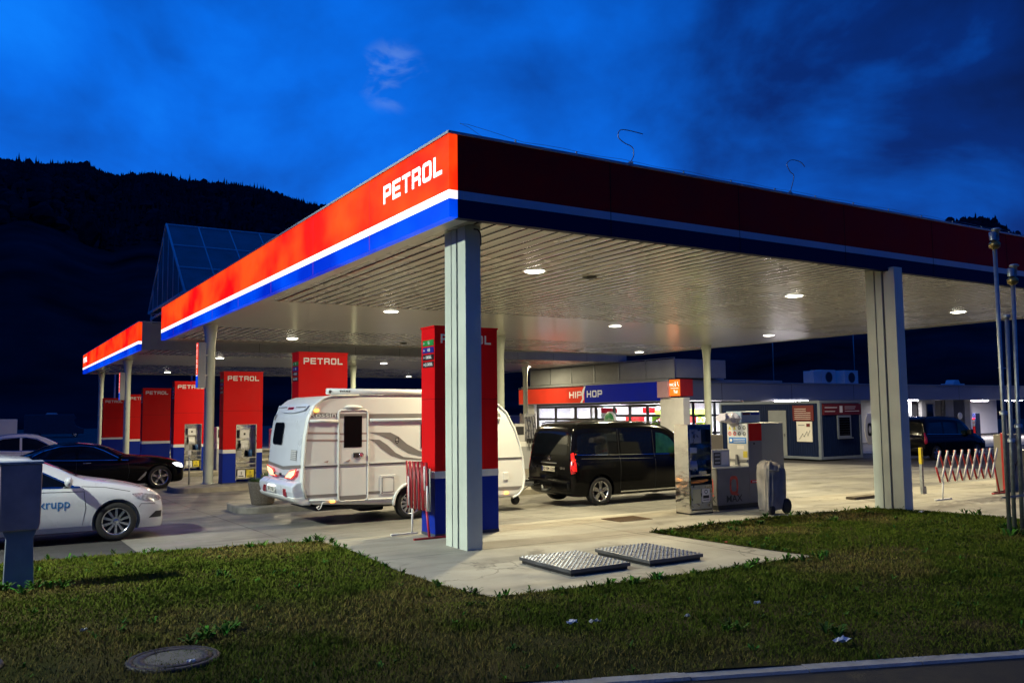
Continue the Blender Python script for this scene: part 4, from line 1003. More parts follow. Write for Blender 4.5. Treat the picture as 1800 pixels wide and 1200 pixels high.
def rect(x0, x1, z0, z1): return [(x0, z0), (x1, z0), (x1, z1), (x0, z1)]
cside([(-.36, 2.12), (-.39, 2.04), (.205, 2.03), (.205, 2.11)], M_cvg, 'grey_stripe'); cside([(.86, 2.09), (.86, 2.0), (3.93, 1.99), (3.90, 2.075)], M_cvg, 'grey_stripe')
cside([(-.445, 1.755), (-.447, 1.72), (.205, 1.70), (.205, 1.735)], M_cvp, 'taupe_stripe'); cside([(-.45, 1.615), (-.452, 1.58), (.205, 1.56), (.205, 1.60)], M_cvp, 'taupe_stripe')
sw1 = [(.86, 1.725), (1.32, 1.71), (1.50, 1.62), (1.68, 1.47), (1.94, 1.33), (2.3, 1.24), (2.7, 1.21), (2.7, 1.15), (2.3, 1.16), (1.94, 1.22), (1.71, 1.28), (1.50, 1.40), (1.29, 1.57), (1.08, 1.66)]
sw2 = [(.86, 1.585), (1.08, 1.57), (1.25, 1.46), (1.43, 1.30), (1.61, 1.21), (1.94, 1.165), (2.6, 1.14), (2.6, 1.11), (1.94, 1.13), (1.57, 1.165), (1.32, 1.25), (1.11, 1.40), (.97, 1.53)]
cside(sw1, M_cvg, 'swoosh'); cside(sw2, M_cvg, 'swoosh')
sh = cside([(1.43, 1.60), (1.50, 1.615), (1.50, 1.51), (1.46, 1.475), (1.42, 1.52)], M_black, 'shield_badge', .007); 
b = MB(); b.box(1.435, 1.485, CY0-.009, CY0-.0071, 1.575, 1.585, M_lw); b.box(1.435, 1.485, CY0-.009, CY0-.0071, 1.545, 1.555, M_lw); b.box(1.45, 1.475, CY0-.009, CY0-.0071, 1.51, 1.52, M_lw); b.build('badge_bars', None, sh)
q = cv; txt('Rossini', (-.08, CY0-.0065, 2.075), '-y', .135, M_cvw, cv, ext=.002, bold=.012, width=.58)
for (xa, xb, nm) in ((-.49, .20, 'belt_rail'), (.865, 4.50, 'belt_rail')):
    b = MB(); b.box(xa, xb, CY0-.018, CY0-.001, 1.105, 1.125, M_cvw); b.box(xa, xb, CY0-.010, CY0-.001, 1.075, 1.1045, M_cvg); o = b.build(nm, None, cv); 
for (xa, xb) in ((-.37, .20), (.87, 3.9)): MB().tube([(xa, CY0-.02, 1.965), (xb, CY0-.02, 1.955)], .028, M_cvw, 10).build('awning_rail', None, cv)
for (xa, xb) in ((-.42, .20), (.80, 1.40)): cside(rect(xa, xb, .50, .555), M_cvg, 'grey_stripe')
cside([(2.22, .42), (4.38, .40), (4.45, .47), (2.22, .50)], M_cvg, 'grey_stripe')
MB().tube([(-.36, CY0-.012, .455), (.20, CY0-.012, .42)], .014, M_cvw, 8).build('skirt_rail', None, cv); MB().tube([(.82, CY0-.012, .40), (1.38, CY0-.012, .385)], .014, M_cvw, 8).build('skirt_rail', None, cv)
# corner edge beads following the profile on the visible side
for (pp, nm) in ((prof[1:10], 'rear_edge_bead'), (prof[11:22], 'front_edge_bead')):
    MB().tube([(x+(.03 if x < 1 else -.03), CY0-.006, z) for x, z in pp], .022, M_cvw, 8).build(nm, None, cv)
# door
dr = MB().box(.235, .805, CY0-.014, CY0-.001, .40, 2.13, M_cvw).build('door', None, cv, .012, 3)
b = MB(); r_ = [(.215, .385), (.825, .375)]
pts = []
for (cx, cz, a0) in ((.76, .46, -90), (.76, 2.10, 0), (.28, 2.10, 90), (.28, .46, 180)):
    for k in range(5): a = R(a0+k*22.5); pts.append((cx+.065*math.cos(a), CY0-.012, cz+.065*math.sin(a)))
b.tube(pts+[pts[0]], .016, M_cvw, 8); b.build('door_frame', None, cv)
MB().box(.325, .70, CY0-.020, CY0-.0142, 1.435, 2.055, mat('caravan_window', (.004, .004, .005), .3, spec=.06)).build('door_window', None, dr, .02, 3)
b = MB(); b.box(.52, .66, CY0-.03, CY0-.0142, 1.235, 1.33, M_dark); b.build('lock_plate', None, dr, .02); MB().lathe([(.05, CY0-.035), (.052, CY0-.05), (.03, CY0-.055), (0, CY0-.05)], M_chrome, 20, (.68, 0, 1.28), 'y').build('door_handle', None, dr)
MB().box(.24, .80, CY0-.0175, CY0-.0142, 2.01, 2.10, M_cvg).build('grey_stripe', None, dr); MB().box(.24, .80, CY0-.0165, CY0-.0142, .41, .50, M_cvg).build('grey_stripe', None, dr)
MB().box(.24, .80, CY0-.0165, CY0-.0142, 1.69, 1.72, M_cvp).build('taupe_stripe', None, dr); MB().box(.24, .80, CY0-.0165, CY0-.0142, 1.545, 1.575, M_cvp).build('taupe_stripe', None, dr); MB().box(.24, .80, CY0-.026, CY0-.0142, 1.08, 1.115, M_cvg).build('belt_rail', None, dr)
MB().lathe([(.0, CY0-.05), (.07, CY0-.045), (.11, CY0-.02), (.12, CY0)], M_cvw, 24, (0, 0, 0), 'y').build('porch_lamp', None, cv); pl = [o for o in cv.children if o.name.startswith('porch')][0]; pl.scale = (1.6, 1, .38); pl.location = (.53, 0, 2.225)
for (x, z) in ((-.04, 1.17), (.40, 1.17)): MB().prism([(x-.05, z), (x+.05, z+.03), (x+.03, z-.02)], 'y', CY0-.03, CY0-.012, M_cvp).build('catch', None, cv)
# hatches, vents
h_ = MB().box(1.09, 1.435, CY0-.016, CY0-.001, .48, .865, M_cvw).build('service_hatch', None, cv, .012, 3)
b = MB(); b.tube([(1.14, CY0-.018, .53), (1.385, CY0-.018, .53), (1.385, CY0-.018, .82), (1.14, CY0-.018, .82), (1.14, CY0-.018, .53)], .007, M_cvg, 6); b.lathe([(0, CY0-.02), (.012, CY0-.018)], M_dark, 10, (1.13, 0, .51), 'y'); b.build('hatch_seal', None, h_)
MB().box(3.98, 4.10, CY0-.02, CY0-.001, .62, .79, M_cvw).build('socket_cover', None, cv, .012, 3)
for (x, z) in ((-.235, 2.165), (.10, .405), (4.05, .34)): MB().box(x-.045, x+.045, CY0-.03, CY0-.001, z-.02, z+.02, M_amber).build('marker_lamp', None, cv, .01)
# windows hidden by the pylon edge: front roof slit
conform(ct, [(3.5, 2.21), (3.92, 2.16), (3.88, 2.10), (3.5, 2.12)], 'y', -1, M_wind, 'side_window', cv, .004) if False else cside([(3.2, 2.20), (3.80, 2.16), (3.87, 2.10), (3.2, 2.11)], M_wind, 'side_window', .006)
cside(rect(2.0, 3.0, 1.38, 1.86), M_wind, 'side_window', .012)
# wheel and arch trim
wheel(cv, 1.79, CY0+.13, -1, .315, 12, 0); wheel(cv, 1.79, CY1-.13, 1, .315, 12, 0)
for o in [o for o in cv.children if o.name.startswith('wheel')]: o.location.z = -.055
b = MB(); pts = [(1.79+.41*math.cos(R(a)), CY0-.02, .265+.41*math.sin(R(a))) for a in range(-2, 183, 8)]; b.tube(pts, .03, M_cvw, 8); b.build('arch_trim', None, cv)
# awning case on the roof edge
MB().tube([(-.02, CY0+.02, 2.535), (3.3, CY0+.02, 2.51)], [.062, .062], M_white, 16).build('awning_case', None, cv)
aw = [o for o in cv.children if o.name.startswith('awning_case')][0]
txt('THULE', (.33, CY0-.045, 2.535), '-y', .05, M_black, aw, ext=.001, bold=.03, sx=1.5); MB().box(.0, .04, CY0-.05, CY0+.0, 2.50, 2.56, M_dark).build('end_clip', None, aw)
# rear wall: shell with bluish sky light in its colour, band, lights, window, bumper
def crear(pts, m, name, off=.006, parent=None, step=.08): return conform(ct, pts, 'x', -1, m, name, parent or cv, off, step)
crear([(7.36, .62), (7.36, 2.2), (7.0, 2.30), (5.6, 2.30), (5.24, 2.2), (5.24, .62)], M_cvr, 'rear_shell', .003, step=.09)
crear([(7.05, 1.93), (6.52, 1.93), (6.47, 1.88), (6.47, 1.53), (6.52, 1.48), (7.05, 1.48), (7.10, 1.53), (7.10, 1.88)], M_wind, 'rear_window', .022)
v_ = crear([(5.85, 1.40), (5.47, 1.40), (5.47, 1.20), (5.85, 1.20)], M_grey, 'vent_grille', .012)
for k in range(5): crear([(5.84, 1.225+k*.037), (5.48, 1.225+k*.037), (5.48, 1.237+k*.037), (5.84, 1.237+k*.037)], M_white, 'louvre', .018, v_)
crear([(7.38, 1.12), (6.3, 1.055), (5.2, 1.13), (5.2, 1.07), (6.3, .99), (7.38, 1.06)], M_cvg, 'rear_band', .012, step=.05)
crear([(7.3, 2.27), (5.3, 2.27), (5.42, 2.17), (6.0, 2.12), (6.7, 2.12), (7.2, 2.17)], M_cvr, 'top_spoiler', .035, step=.06)
crear([(6.52, 2.235), (6.14, 2.235), (6.14, 2.19), (6.52, 2.19)], M_tl, 'brake_strip', .045)
crear([(7.25, 2.24), (6.62, 2.245), (6.62, 2.225), (7.25, 2.22)], M_cvg, 'spoiler_slot', .045, step=.04); crear([(6.04, 2.245), (5.42, 2.24), (5.42, 2.22), (6.04, 2.225)], M_cvg, 'spoiler_slot', .045, step=.04)
b = MB(); b.prism([(-.66, .50), (-.70, .62), (-.70, .72), (-.60, .80), (-.50, .80), (-.42, .48)], 'y', CY0+.02, CY1-.02, M_cvr); b.prism([(-.50, .36), (-.66, .44), (-.70, .52), (-.40, .52), (-.3, .36)], 'y', CY0+.01, CY1-.01, M_cvw); bp_ = b.build('rear_bumper', None, cv, .03, 3)
M_tlg = mat('tail_light_glow', (.9, .5, .3), .2, emit=(1, .50, .28), es=1.8, var=.25, vs=20); M_tlr = mat('tail_light_rim', (.7, .02, .02), .2, emit=(1, .02, .012), es=.55, var=.2, vs=15)
for sg in (-1, 1):
    cy = (CY0+CY1)/2; Y = lambda d: cy+sg*d
    o = crear([(Y(.24), .835), (Y(.30), .87), (Y(.58), 1.0), (Y(1.02), 1.055), (Y(.94), .93), (Y(.72), .84)], M_tlr, 'tail_light', .05, step=.04)
    crear([(Y(.32), .856), (Y(.60), .980), (Y(.96), 1.032), (Y(.89), .935), (Y(.70), .856)], M_tlg, 'lamp_core', .06, o, .04)
    MB().prism([(Y(.62), .53), (Y(.80), .52), (Y(.74), .66), (Y(.58), .66)], 'x', -.712, -.70, M_tl).build('reflector', None, cv)
MB().box(-.71, -.702, 6.14, 6.68, .88, .93, M_dark).build('name_plate', None, cv); txt('TABBERT', (-.7115, 6.41, .905), '-x', .06, M_white, [o for o in cv.children if o.name.startswith('name_plate')][0], ext=.0008, bold=.03, sx=1.3)
for o in [o for o in cv.children if o.name.startswith('name_plate')]: o.location.x = .10
p = MB().box(-.722, -.706, 6.2, 6.72, .555, .665, M_plate).build('number_plate', None, cv); txt('RV 3126', (-.7235, 6.46, .61), '-x', .10, M_black, p, ext=.0008, bold=.02, sx=1.1)
MB().box(-.73, -.70, 6.25, 6.67, .67, .69, mat('plate_lamp', (.9, .9, .9), .3, emit=(1, 1, .95), es=3, var=0)).build('plate_lamp', None, cv)
crear([(7.28, 1.98), (7.18, 1.98), (7.18, 2.10), (7.28, 2.10)], M_cvg, 'rear_handle', .02)
# under-gear: jockey, drawbar, stabilisers, shadow-side axle
b = MB(); b.tube([(.24, CY0+.02, .45), (-.1, CY0-.02, .40), (-.14, CY0-.02, .30), (-.18, CY0-.02, .27), (-.22, CY0-.02, .31), (-.17, CY0-.02, .34)], .012, M_cvw, 6); b.build('corner_grab', None, cv)
b = MB(); b.prism([(4.35, .22), (4.62, .26), (5.2, .34), (5.2, .40), (4.62, .40), (4.35, .5)], 'y', 6.18, 6.36, M_dark); b.tube([(4.2, 5.6, .28), (5.15, 6.25, .38)], .045, M_dark, 8); b.tube([(4.2, 7.0, .28), (5.15, 6.30, .38)], .045, M_dark, 8)
b.box(4.95, 5.42, 6.15, 6.40, .36, .45, M_galv); b.box(5.2, 5.44, 6.2, 6.34, .44, .50, M_chrome); b.tube([(4.9, 6.15, .1), (4.9, 6.15, .62)], .028, M_galv, 10); b.tube([(5.1, 6.27, .45), (4.86, 6.27, .66)], .014, M_chrome, 8); b.tube([(4.7, 6.1, .32), (5.0, 5.95, .30), (5.35, 6.2, .38), (5.52, 6.0, .42)], .012, M_dark, 6)
b.build('drawbar', None, cv)
b = MB(); b.lathe([(0, -.03), (.09, -.035), (.11, -.02), (.11, .02), (.09, .035), (0, .03)], M_rub, 20, (4.9, 6.15, .06), 'y'); b.build('jockey_wheel', None, cv)
MB().box(-.1, 4.2, 5.5, 7.1, .20, .26, M_dark).build('chassis', None, cv)
MB().box(1.0, 1.55, 6.0, 6.8, .07, .199, M_dark).build('spare_carrier', None, cv, .05)

# ============================================================ SHOP AND SERVICE BUILDING
zg = -.30
sp_ = thing('shop', 'station shop with red and blue sign band above a lit glazed front', 'shop', (0, 0, 0))
b = MB(); b.box(27.4, 36, 40.3, 40.5, zg, 3.6, M_wallin); b.box(35.8, 36, 24.9, 40.298, zg, 3.6, M_wallin); b.build('wall', None, sp_)
MB().box(27.2, 36, 24.9, 40.5, 2.72, 2.8, M_wallin).build('inner_ceiling', None, sp_)
MB().box(26.9, 36.2, 25.2, 40.6, 3.601, 3.84, M_grey).build('roof', None, sp_)
MB().box(27.1, 36, 24.9, 40.5, zg-.02, zg+.03, mat('shop_floor', (.4, .38, .36), .3)).build('floor', None, sp_)
for (y0, y1) in ((38.9, 39.9), (24.0, 25.9)): MB().box(26.85, 27.35, y0, y1, zg, 2.78, M_white).build('pillar', None, sp_, .01)
# sign band: red half, blue half, white wave between
s = thing('shop_sign', 'long red and blue shop sign reading HIP HOP above the glazed front', 'sign', (26.62, 0, 0)); 
MB().box(0, .3, 24.95, 25.85, 2.80, 3.70, mat('pink_end_panel', (.5, .3, .34), .4, var=.05)).build('end_panel', None, s, .01)
def lit(name, base, em, es): return mat(name, base, .6, emit=em, es=es, var=.18, vs=.6, spec=.12)
M_sr = lit('sign_red', (.35, .02, .01), (.75, .05, .015), .5); M_sb = lit('sign_blue', (.002, .008, .12), (.002, .008, .22), .5)
MB().box(0, .3, 32.72, 40.5, 2.62, 3.62, M_sr).build('red_panel', None, s); MB().box(0, .3, 25.86, 32.715, 2.62, 3.70, M_sb).build('blue_panel', None, s)
o = block_text('HIP', (-.006, 34.35, 2.93), '-x', 1.35, .42, M_lw, s, t=.22); o = block_text('HOP', (-.006, 32.45, 2.95), '-x', 1.55, .42, M_lw, s, t=.22)
for o in s.children:
    if o.name.startswith('lettering'): o.data.materials[0] = mat('sign_letters', (.7, .68, .62), .4, emit=(.6, .57, .5), es=.35, var=.05)
wv = [(32.96, 2.62), (32.78, 2.85), (32.80, 3.1), (32.72, 3.35), (32.58, 3.66), (32.70, 3.66), (32.92, 3.4), (32.98, 3.1), (32.94, 2.88), (33.16, 2.62)]
MB().prism(wv, 'x', -.012, -.001, MATS['sign_letters']).build('wave_mark', None, s)
b = MB(); b.box(-.02, .32, 25.86, 40.52, 2.58, 2.619, M_galv); b.box(-.02, .32, 25.86, 40.52, 3.701, 3.74, M_galv); b.build('frame', None, s)
# panel box above the shop
bx = thing('plant_box', 'long grey panelled box standing on the shop roof behind the canopy edge', 'panel box', (26.95, 0, 0))
b = MB(); b.box(.04, 4, 24.78, 39.5, 3.9, 4.95, M_grey); b.build('panels', None, bx)
b = MB()
for k in range(7):
    y = 24.74+k*(39.5-24.74)/6; b.box(0, .039, y-.03, y+.03, 3.88, 5.0, M_galv)
b.box(-.01, .0399, 24.7, 39.55, 3.84, 3.879, M_galv); b.box(-.01, .0399, 24.7, 39.55, 5.001, 5.04, M_galv); b.build('frame', None, bx)
# glazed front: 8 bays of real frames and panes
bays = [38.75, 36.55, 34.3, 32.1, 30.3, 28.8, 27.2, 25.95]
fr = MB()
for i, y in enumerate(bays): fr.box(27.02, 27.10, y-.10, y+.10, zg, 2.45, M_frame)
for i in range(7):
    a, c = bays[i+1]+.1005, bays[i]-.1005
    for z in (zg, 1.50 if i < 4 else 1.72, 2.30): fr.box(27.025, 27.095, a, c, z, z+.15, M_frame)
fr.box(27.0, 27.12, 25.9, 38.8, 2.46, 2.62, M_frame); fr.build('window_frame', None, sp_)
for i in range(7):
    a, c = bays[i+1]+.10, bays[i]-.10; zm = 1.50 if i < 4 else 1.72
    MB().box(27.05, 27.06, a, c, zg+.1, zm, M_glass).build('window_pane', None, sp_); MB().box(27.05, 27.06, a, c, zm+.15, 2.30, M_glass).build('window_pane', None, sp_)
# interior ceiling lamps and fittings of the shop
M_sl = mat('shop_lamp', (.9, .9, .9), .4, emit=(1, .94, 1), es=7, var=0)
for y in (26.5, 29.5, 32.5, 35.5, 38.3):
    for x in (28.6, 32.2):
        tag(MB().box(x, x+1.2, y-.3, y+.3, 2.66, 2.70, M_sl).build('shop_ceiling_light'), 'square white ceiling light inside the glazed shop', 'ceiling light', 'square ceiling lights inside the shop')
        ld = bpy.data.lights.new('shop_light', 'AREA'); ld.shape = 'RECTANGLE'; ld.size = 1.2; ld.size_y = .6; ld.energy = 330; ld.color = (1, .93, 1)
        lo = bpy.data.objects.new('shop_light', ld); col.objects.link(lo); lo.location = (x+.6, y, 2.65); lo.parent = bpy.data.objects['shop']
rr = random.Random(21)
PRD = [mat('goods_%s' % n, c, .4, var=.2, vs=9) for n, c in (('red', (.5, .03, .03)), ('yellow', (.6, .45, .04)), ('blue', (.03, .1, .4)), ('white', (.7, .7, .7)), ('green', (.05, .3, .06)), ('orange', (.6, .2, .03)), ('brown', (.2, .1, .05)), ('pink', (.6, .2, .35)))]
def shelf(x, y, w, h, ax, label, panel, top=None):
    t = thing('display_shelf', label, 'shelf', (x, y, zg+.03), 0 if ax == 'x' else PI/2, 'display shelves in the shop')
    MB().box(0, w, .35, .4, 0, h, panel).build('back_panel', None, t)
    b = MB(); n = int(h/.38)
    for k in range(n): b.box(0, w, 0, .345, .1+k*.38, .13+k*.38, M_white)
    b.build('boards', None, t)
    for k in range(n):
        g = MB(); u = .03
        while u < w-.12:
            ww = rr.uniform(.06, .16); hh = rr.uniform(.14, .30); g.box(u, u+ww, .04, .28, .131+k*.38, .131+k*.38+hh, rr.choice(PRD)); u += ww+.01
        tag(g.build('goods', None, t), kind='stuff')
    if top: MB().box(0, w, .2, .34, h+.01, h+.45, top).build('header_panel', None, t)
    return t
for i, (y, lab, pn, tp) in enumerate(((26.6, 'shop shelf behind the doorway bay beside the thick white pillar', M_wallin, PRD[0]), (29.0, 'shop shelf behind the round green sign', M_wallin, M_lw), (31.3, 'shop shelf with a red header behind the middle window', M_wallin, M_red), (33.8, 'shop shelf behind the fourth window from the left', M_wallin, None), (36.2, 'shop shelf behind the third window from the left', M_wallin, M_lw), (38.4, 'shop shelf at the far left end of the shop', M_wallin, None))):
    shelf(30.5+(i % 2)*.8, y, 1.9, 1.6, 'y', lab, pn, tp)
MB_ = MB().box(29.2, 29.25, 29.05, 30.15, 1.92, 2.28, M_red); tag(MB_.build('red_banner'), 'plain red panel hanging behind the top pane right of the shop middle', 'banner')
M_ad = mat('advert_face', (.7, .7, .68), .4, emit=(.8, .8, .78), es=.35, var=.4, vs=8)
t = thing('advert_board', 'lit red and white advert board behind the fourth window of the shop front', 'advert', (27.35, 31.2, 1.66)); MB().box(0, .04, -.78, .78, .30, .62, mat('advert_red', (.5, .01, .01), .4, emit=(.7, .01, .02), es=.5, var=.1)).build('red_face', None, t); MB().box(0, .04, -.78, .78, 0, .299, M_ad).build('picture_face', None, t)
# round green sign
t = thing('round_sign', 'round green sign with white script standing in front of the shop entrance', 'sign', (26.2, 29.6, gz(30)))
MB().lathe([(0, -.09), (.50, -.09), (.52, -.06), (.52, .06), (.50, .09), (0, .09)], M_white, 48, (0, 0, 1.84), 'x').build('rim', None, t)
f = MB().lathe([(0, -.104), (.44, -.104), (.45, -.091)], mat('sign_green', (.01, .12, .03), .35, emit=(.02, .25, .06), es=.35, var=.15), 48, (0, 0, 1.84), 'x').build('face', None, t)
cu = txt('Laško', (-.108, 0, 1.84), '-x', .36, M_lw, f, ext=.001, bold=.012)
MB().tube([(0, 0, 0), (0, 0, 1.34)], .035, M_galv, 10).build('pole', None, t); MB().lathe([(0, 0), (.3, 0), (.3, .04), (0, .05)], M_dark, 24).build('base', None, t)
# WC sign box on the corner
M_or = lit('lit_orange', (.8, .2, .03), (1, .16, .012), 1.0)
t = thing('toilet_sign', 'square lit orange WC sign box on the corner of the shop', 'sign', (26.72, 24.2, 2.86))
MB().box(.02, .95, -.12, .74, 0, .93, mat('sign_side_red', (.4, .02, .015), .4)).build('housing', None, t); f = MB().box(-.004, .0195, -.10, .72, .02, .91, M_or).build('lit_panel', None, t)
txt('WC', (-.007, .54, .62), '-x', .21, M_lwhite, f, ext=.001, bold=.02); txt('Tuš', (-.007, .24, .24), '-x', .22, M_lwhite, f, ext=.001, bold=.02)
b = MB(); b.box(-.007, -.0045, .0, .62, .43, .45, M_lwhite); b.lathe([(.0, -.002), (.035, -.002)], M_lwhite, 10, (-.006, .25, .76), 'x'); b.box(-.007, -.0045, .21, .29, .54, .70, M_lwhite); b.lathe([(.0, -.002), (.03, -.002)], M_lwhite, 10, (-.006, .06, .76), 'x'); b.tube([(-.006, .06, .72), (-.006, .05, .62), (-.006, .0, .62), (-.006, -.03, .54)], .014, M_lwhite, 5); b.build('pictograms', None, f)

# service building running right
sv = thing('service_building', 'long low service building with grey fascia running to the right edge', 'building', (0, 0, 0))
MB().box(27.3, 75, 24.6, 24.9, 2.62, 3.62, mat('bluish_fascia_sheet', (.20, .22, .27), .6, var=.08, vs=.5)).build('fascia', None, sv)
b = MB()
x = 30.4
while x < 75: b.box(x, x+.02, 24.595, 24.5995, 2.63, 3.61, M_gap); x += 5.9
b.build('fascia_joints', None, sv)
MB().box(27.3, 75, 24.905, 38, 3.50, 3.58, M_grey).build('roof', None, sv)
MB().box(27.3, 75, 24.905, 27, 2.64, 2.68, M_wall).build('soffit', None, sv)
MB().box(27.25, 75, 24.5, 24.95, 3.621, 3.68, M_galv).build('coping', None, sv)
wl = MB(); WALLS = [(32.6, 34.0, 25.0), (34.3, 36.0, 25.3), (36.2, 48.0, 26.8), (48.9, 49.8, 25.6), (51.0, 52.6, 25.6), (53.9, 54.9, 25.6), (56.3, 57.0, 25.6)]
for (a, c, y) in WALLS: wl.box(a, c, y, y+.25, zg, 2.6395, M_wall)
wl.box(27.4, 74, 33, 33.2, zg, 3.4, M_wallin); wl.box(57.2, 57.4, 25.7, 33, zg, 2.639, M_wallin); wl.box(36.0, 36.19, 25.0, 27, zg, 2.639, M_wall); wl.build('wall', None, sv)
# window bays facing the forecourt
fr = MB(); by = [27.55, 28.55, 30.2, 31.9, 32.4]
for x in by: fr.box(x-.07, x+.07, 24.98, 25.08, zg, 2.6, M_frame)
for a, c in zip(by, by[1:]):
    for z in (.0, .72, 1.72, 2.48): fr.box(a+.071, c-.071, 24.985, 25.075, z, z+.12, M_frame)
fr.build('window_frame', None, sv)
for a, c in zip(by, by[1:]):
    for z0, z1 in ((.12, .72), (.84, 1.72), (1.84, 2.48)): MB().box(a+.07, c-.07, 25.03, 25.04, z0, z1, M_glass).build('window_pane', None, sv)
for (x, y, lab) in ((27.8, 27.3, 'green backed shelf behind the window right of the thick white pillar'), (30.1, 27.3, 'green backed shelf seen behind the tall gas dispenser')):
    t = shelf(x, y, 2.1, 2.0, 'x', lab, M_lime)
    MB().box(0, 2.1, .1, .16, 2.05, 2.40, M_lime).build('header_panel', None, t)
for x in (28.2, 30.8): 
    tag(MB().box(x, x+1.2, 26.2, 26.8, 2.58, 2.62, M_sl).build('shop_ceiling_light'), 'square white ceiling light inside the windows beside the WC sign', 'ceiling light', 'square ceiling lights beside the WC sign')
    ld = bpy.data.lights.new('shop_light', 'AREA'); ld.shape = 'RECTANGLE'; ld.size = 1.2; ld.size_y = .6; ld.energy = 380; ld.color = (1, .92, 1)
    lo = bpy.data.objects.new('shop_light', ld); col.objects.link(lo); lo.location = (x+.6, 26.5, 2.57); lo.parent = sv
# right part: dark door, window, ladder, clock, garage opening
b = MB(); b.box(49.9, 50.9, 25.9, 25.95, zg, 2.3, M_frame); b.build('door', 0 or None, sv)
w_ = MB().box(51.5, 52.3, 25.56, 25.599, 1.4, 2.35, M_frame).build('window', None, sv); MB().box(51.55, 52.25, 25.54, 25.559, 1.45, 2.3, M_wind).build('window_pane', None, w_)
tag(MB().lathe([(0, -.03), (.24, -.03), (.26, 0), (.26, .04)], M_lw, 28, (55.6, 25.55, 1.45), 'y').build('wall_clock'), 'small round white clock on the dark wall right of the black van', 'clock')
MB().box(54.95, 56.25, 25.62, 25.7, zg, 2.63, M_frame).build('dark_panel', None, sv)
b = MB(); b.tube([(53.0, 25.5, zg), (53.4, 25.6, 2.6)], .03, M_dark, 6); b.tube([(53.4, 25.5, zg), (53.8, 25.6, 2.6)], .03, M_dark, 6)
for k in range(8): b.tube([(53.02+k*.048, 25.51, .1+k*.3), (53.42+k*.048, 25.51, .1+k*.3)], .015, M_dark, 6)
tag(b.build('ladder'), 'dark ladder leaning on the lit workshop wall', 'ladder')
def tube_lamp(x0, x1, y, z, label, P):
    t = thing('tube_lamp', label, 'tube light', (x0, y, z), 0, 'fluorescent tube lights under the service building fascia')
    MB().box(0, x1-x0, -.06, .06, .0, .06, M_white).build('housing', None, t); MB().tube([(.03, 0, -.035), (x1-x0-.03, 0, -.035)], .032, M_tube, 10).build('tube', None, t)
    ld = bpy.data.lights.new('tube_light', 'AREA'); ld.shape = 'RECTANGLE'; ld.size = x1-x0; ld.size_y = .1; ld.energy = P; ld.color = (1, .94, .97)
    lo = bpy.data.objects.new('tube_light', ld); col.objects.link(lo); lo.parent = t; lo.location = ((x1-x0)/2, 0, -.08)
tube_lamp(34.6, 37.6, 24.45, 2.60, 'fluorescent tube light glaring above the blue site container', 130)
tube_lamp(48.1, 50.0, 25.2, 2.62, 'fluorescent tube light beside the right hand column', 260)
tube_lamp(59, 62, 27, 2.60, 'fluorescent tube light in the open workshop at the right edge', 1500); tube_lamp(64, 67, 27, 2.60, 'fluorescent tube light deeper in the workshop at the far right edge', 1500)
t = thing('tool_cabinet', 'red tool cabinet in the bright workshop at the right edge', 'cabinet', (58.6, 27, zg)); MB().box(0, 1.4, 0, .6, 0, 1.5, M_red).build('body', None, t, .02); MB().box(.05, 1.35, -.02, -.001, 1.2, 1.4, M_grey).build('drawer', None, t); MB().box(.05, 1.35, -.02, -.001, .9, 1.15, M_grey).build('drawer', None, t); MB().box(1.5, 2.1, 0, .5, 0, 1.9, M_cont).build('side_locker', None, t)
# roof plant
for i, (x, lab) in enumerate(((39.6, 'left fan unit of the pair on the service building roof'), (41.9, 'right fan unit of the pair on the service building roof'))):
    t = thing('air_conditioner', lab, 'air conditioner', (x, 25.6, 3.6), 0, 'fan units on the service building roof')
    MB().box(0, .75, 0, .8, 0, .92, M_white).build('side_cabinet', None, t, .02) if i == 0 else None
    MB().box(.8, 2.2, 0, .9, 0, 1.0, M_white).build('cabinet', None, t, .02); MB().lathe([(.36, -.012), (.33, -.03), (.33, .001)], M_grey, 32, (1.5, 0, .52), 'y').build('fan_ring', None, t)
    MB().lathe([(0, -.006), (.33, -.006)], M_frame, 32, (1.5, 0, .52), 'y').build('fan_opening', None, t)
def roof_vent(x, y, z, s, label):
    t = thing('roof_vent', label, 'roof vent', (x, y, z)); MB().box(-.9*s, .9*s, -.5, .5, 0, .22, M_white).build('base', None, t, .03); MB().prism([(-.55*s, .23), (.55*s, .23), (.3*s, .5), (-.3*s, .5)], 'y', -.35, .35, M_white).build('dome', None, t, .04)
roof_vent(31.2, 26, 3.6, 1, 'low pale dome vent on the service building roof, beside the slim canopy column'); roof_vent(55.6, 26, 3.6, .8, 'small pale roof vent right of the second rectangular column'); 
def mast(x, y, z, h, label):
    t = thing('street_lamp', label, 'street lamp', (x, y, z), 0, 'tall lamp posts behind the service building'); MB().tube([(0, 0, 0), (0, 0, h)], [.07, .04], M_galv, 8).build('pole', None, t); MB().box(-.5, .5, -.08, .08, h-.0, h+.08, M_galv).build('lamp_head', None, t)
mast(58.6, 23.9, -.3, 5.2, 'dark lamp post in front of the bright workshop opening')
t = thing('street_lamp', 'distant double street lamp glowing at the right edge above the roofs', 'street lamp', (110, 46, -.4)); MB().tube([(0, 0, 0), (0, 0, 9.0)], .09, M_galv, 8).build('pole', None, t)
for xx in (-1.0, .7): MB().box(xx, xx+.9, -.15, .15, 8.9, 9.05, mat('street_lamp_lit', (.9, .9, .8), .4, emit=(1, .95, .75), es=3, var=0)).build('lamp_head', None, t)
for i, x in enumerate((37.5, 47.0, 51.5)):
    tag(MB().tube([(x, 27+i, 3.5), (x, 27+i, 8.2)], .035, M_galv, 6).build('roof_mast'), ('thin mast left of the fan units on the roof', 'thin mast just right of the second rectangular column', 'thin mast above the small roof vent on the right')[i], 'mast')

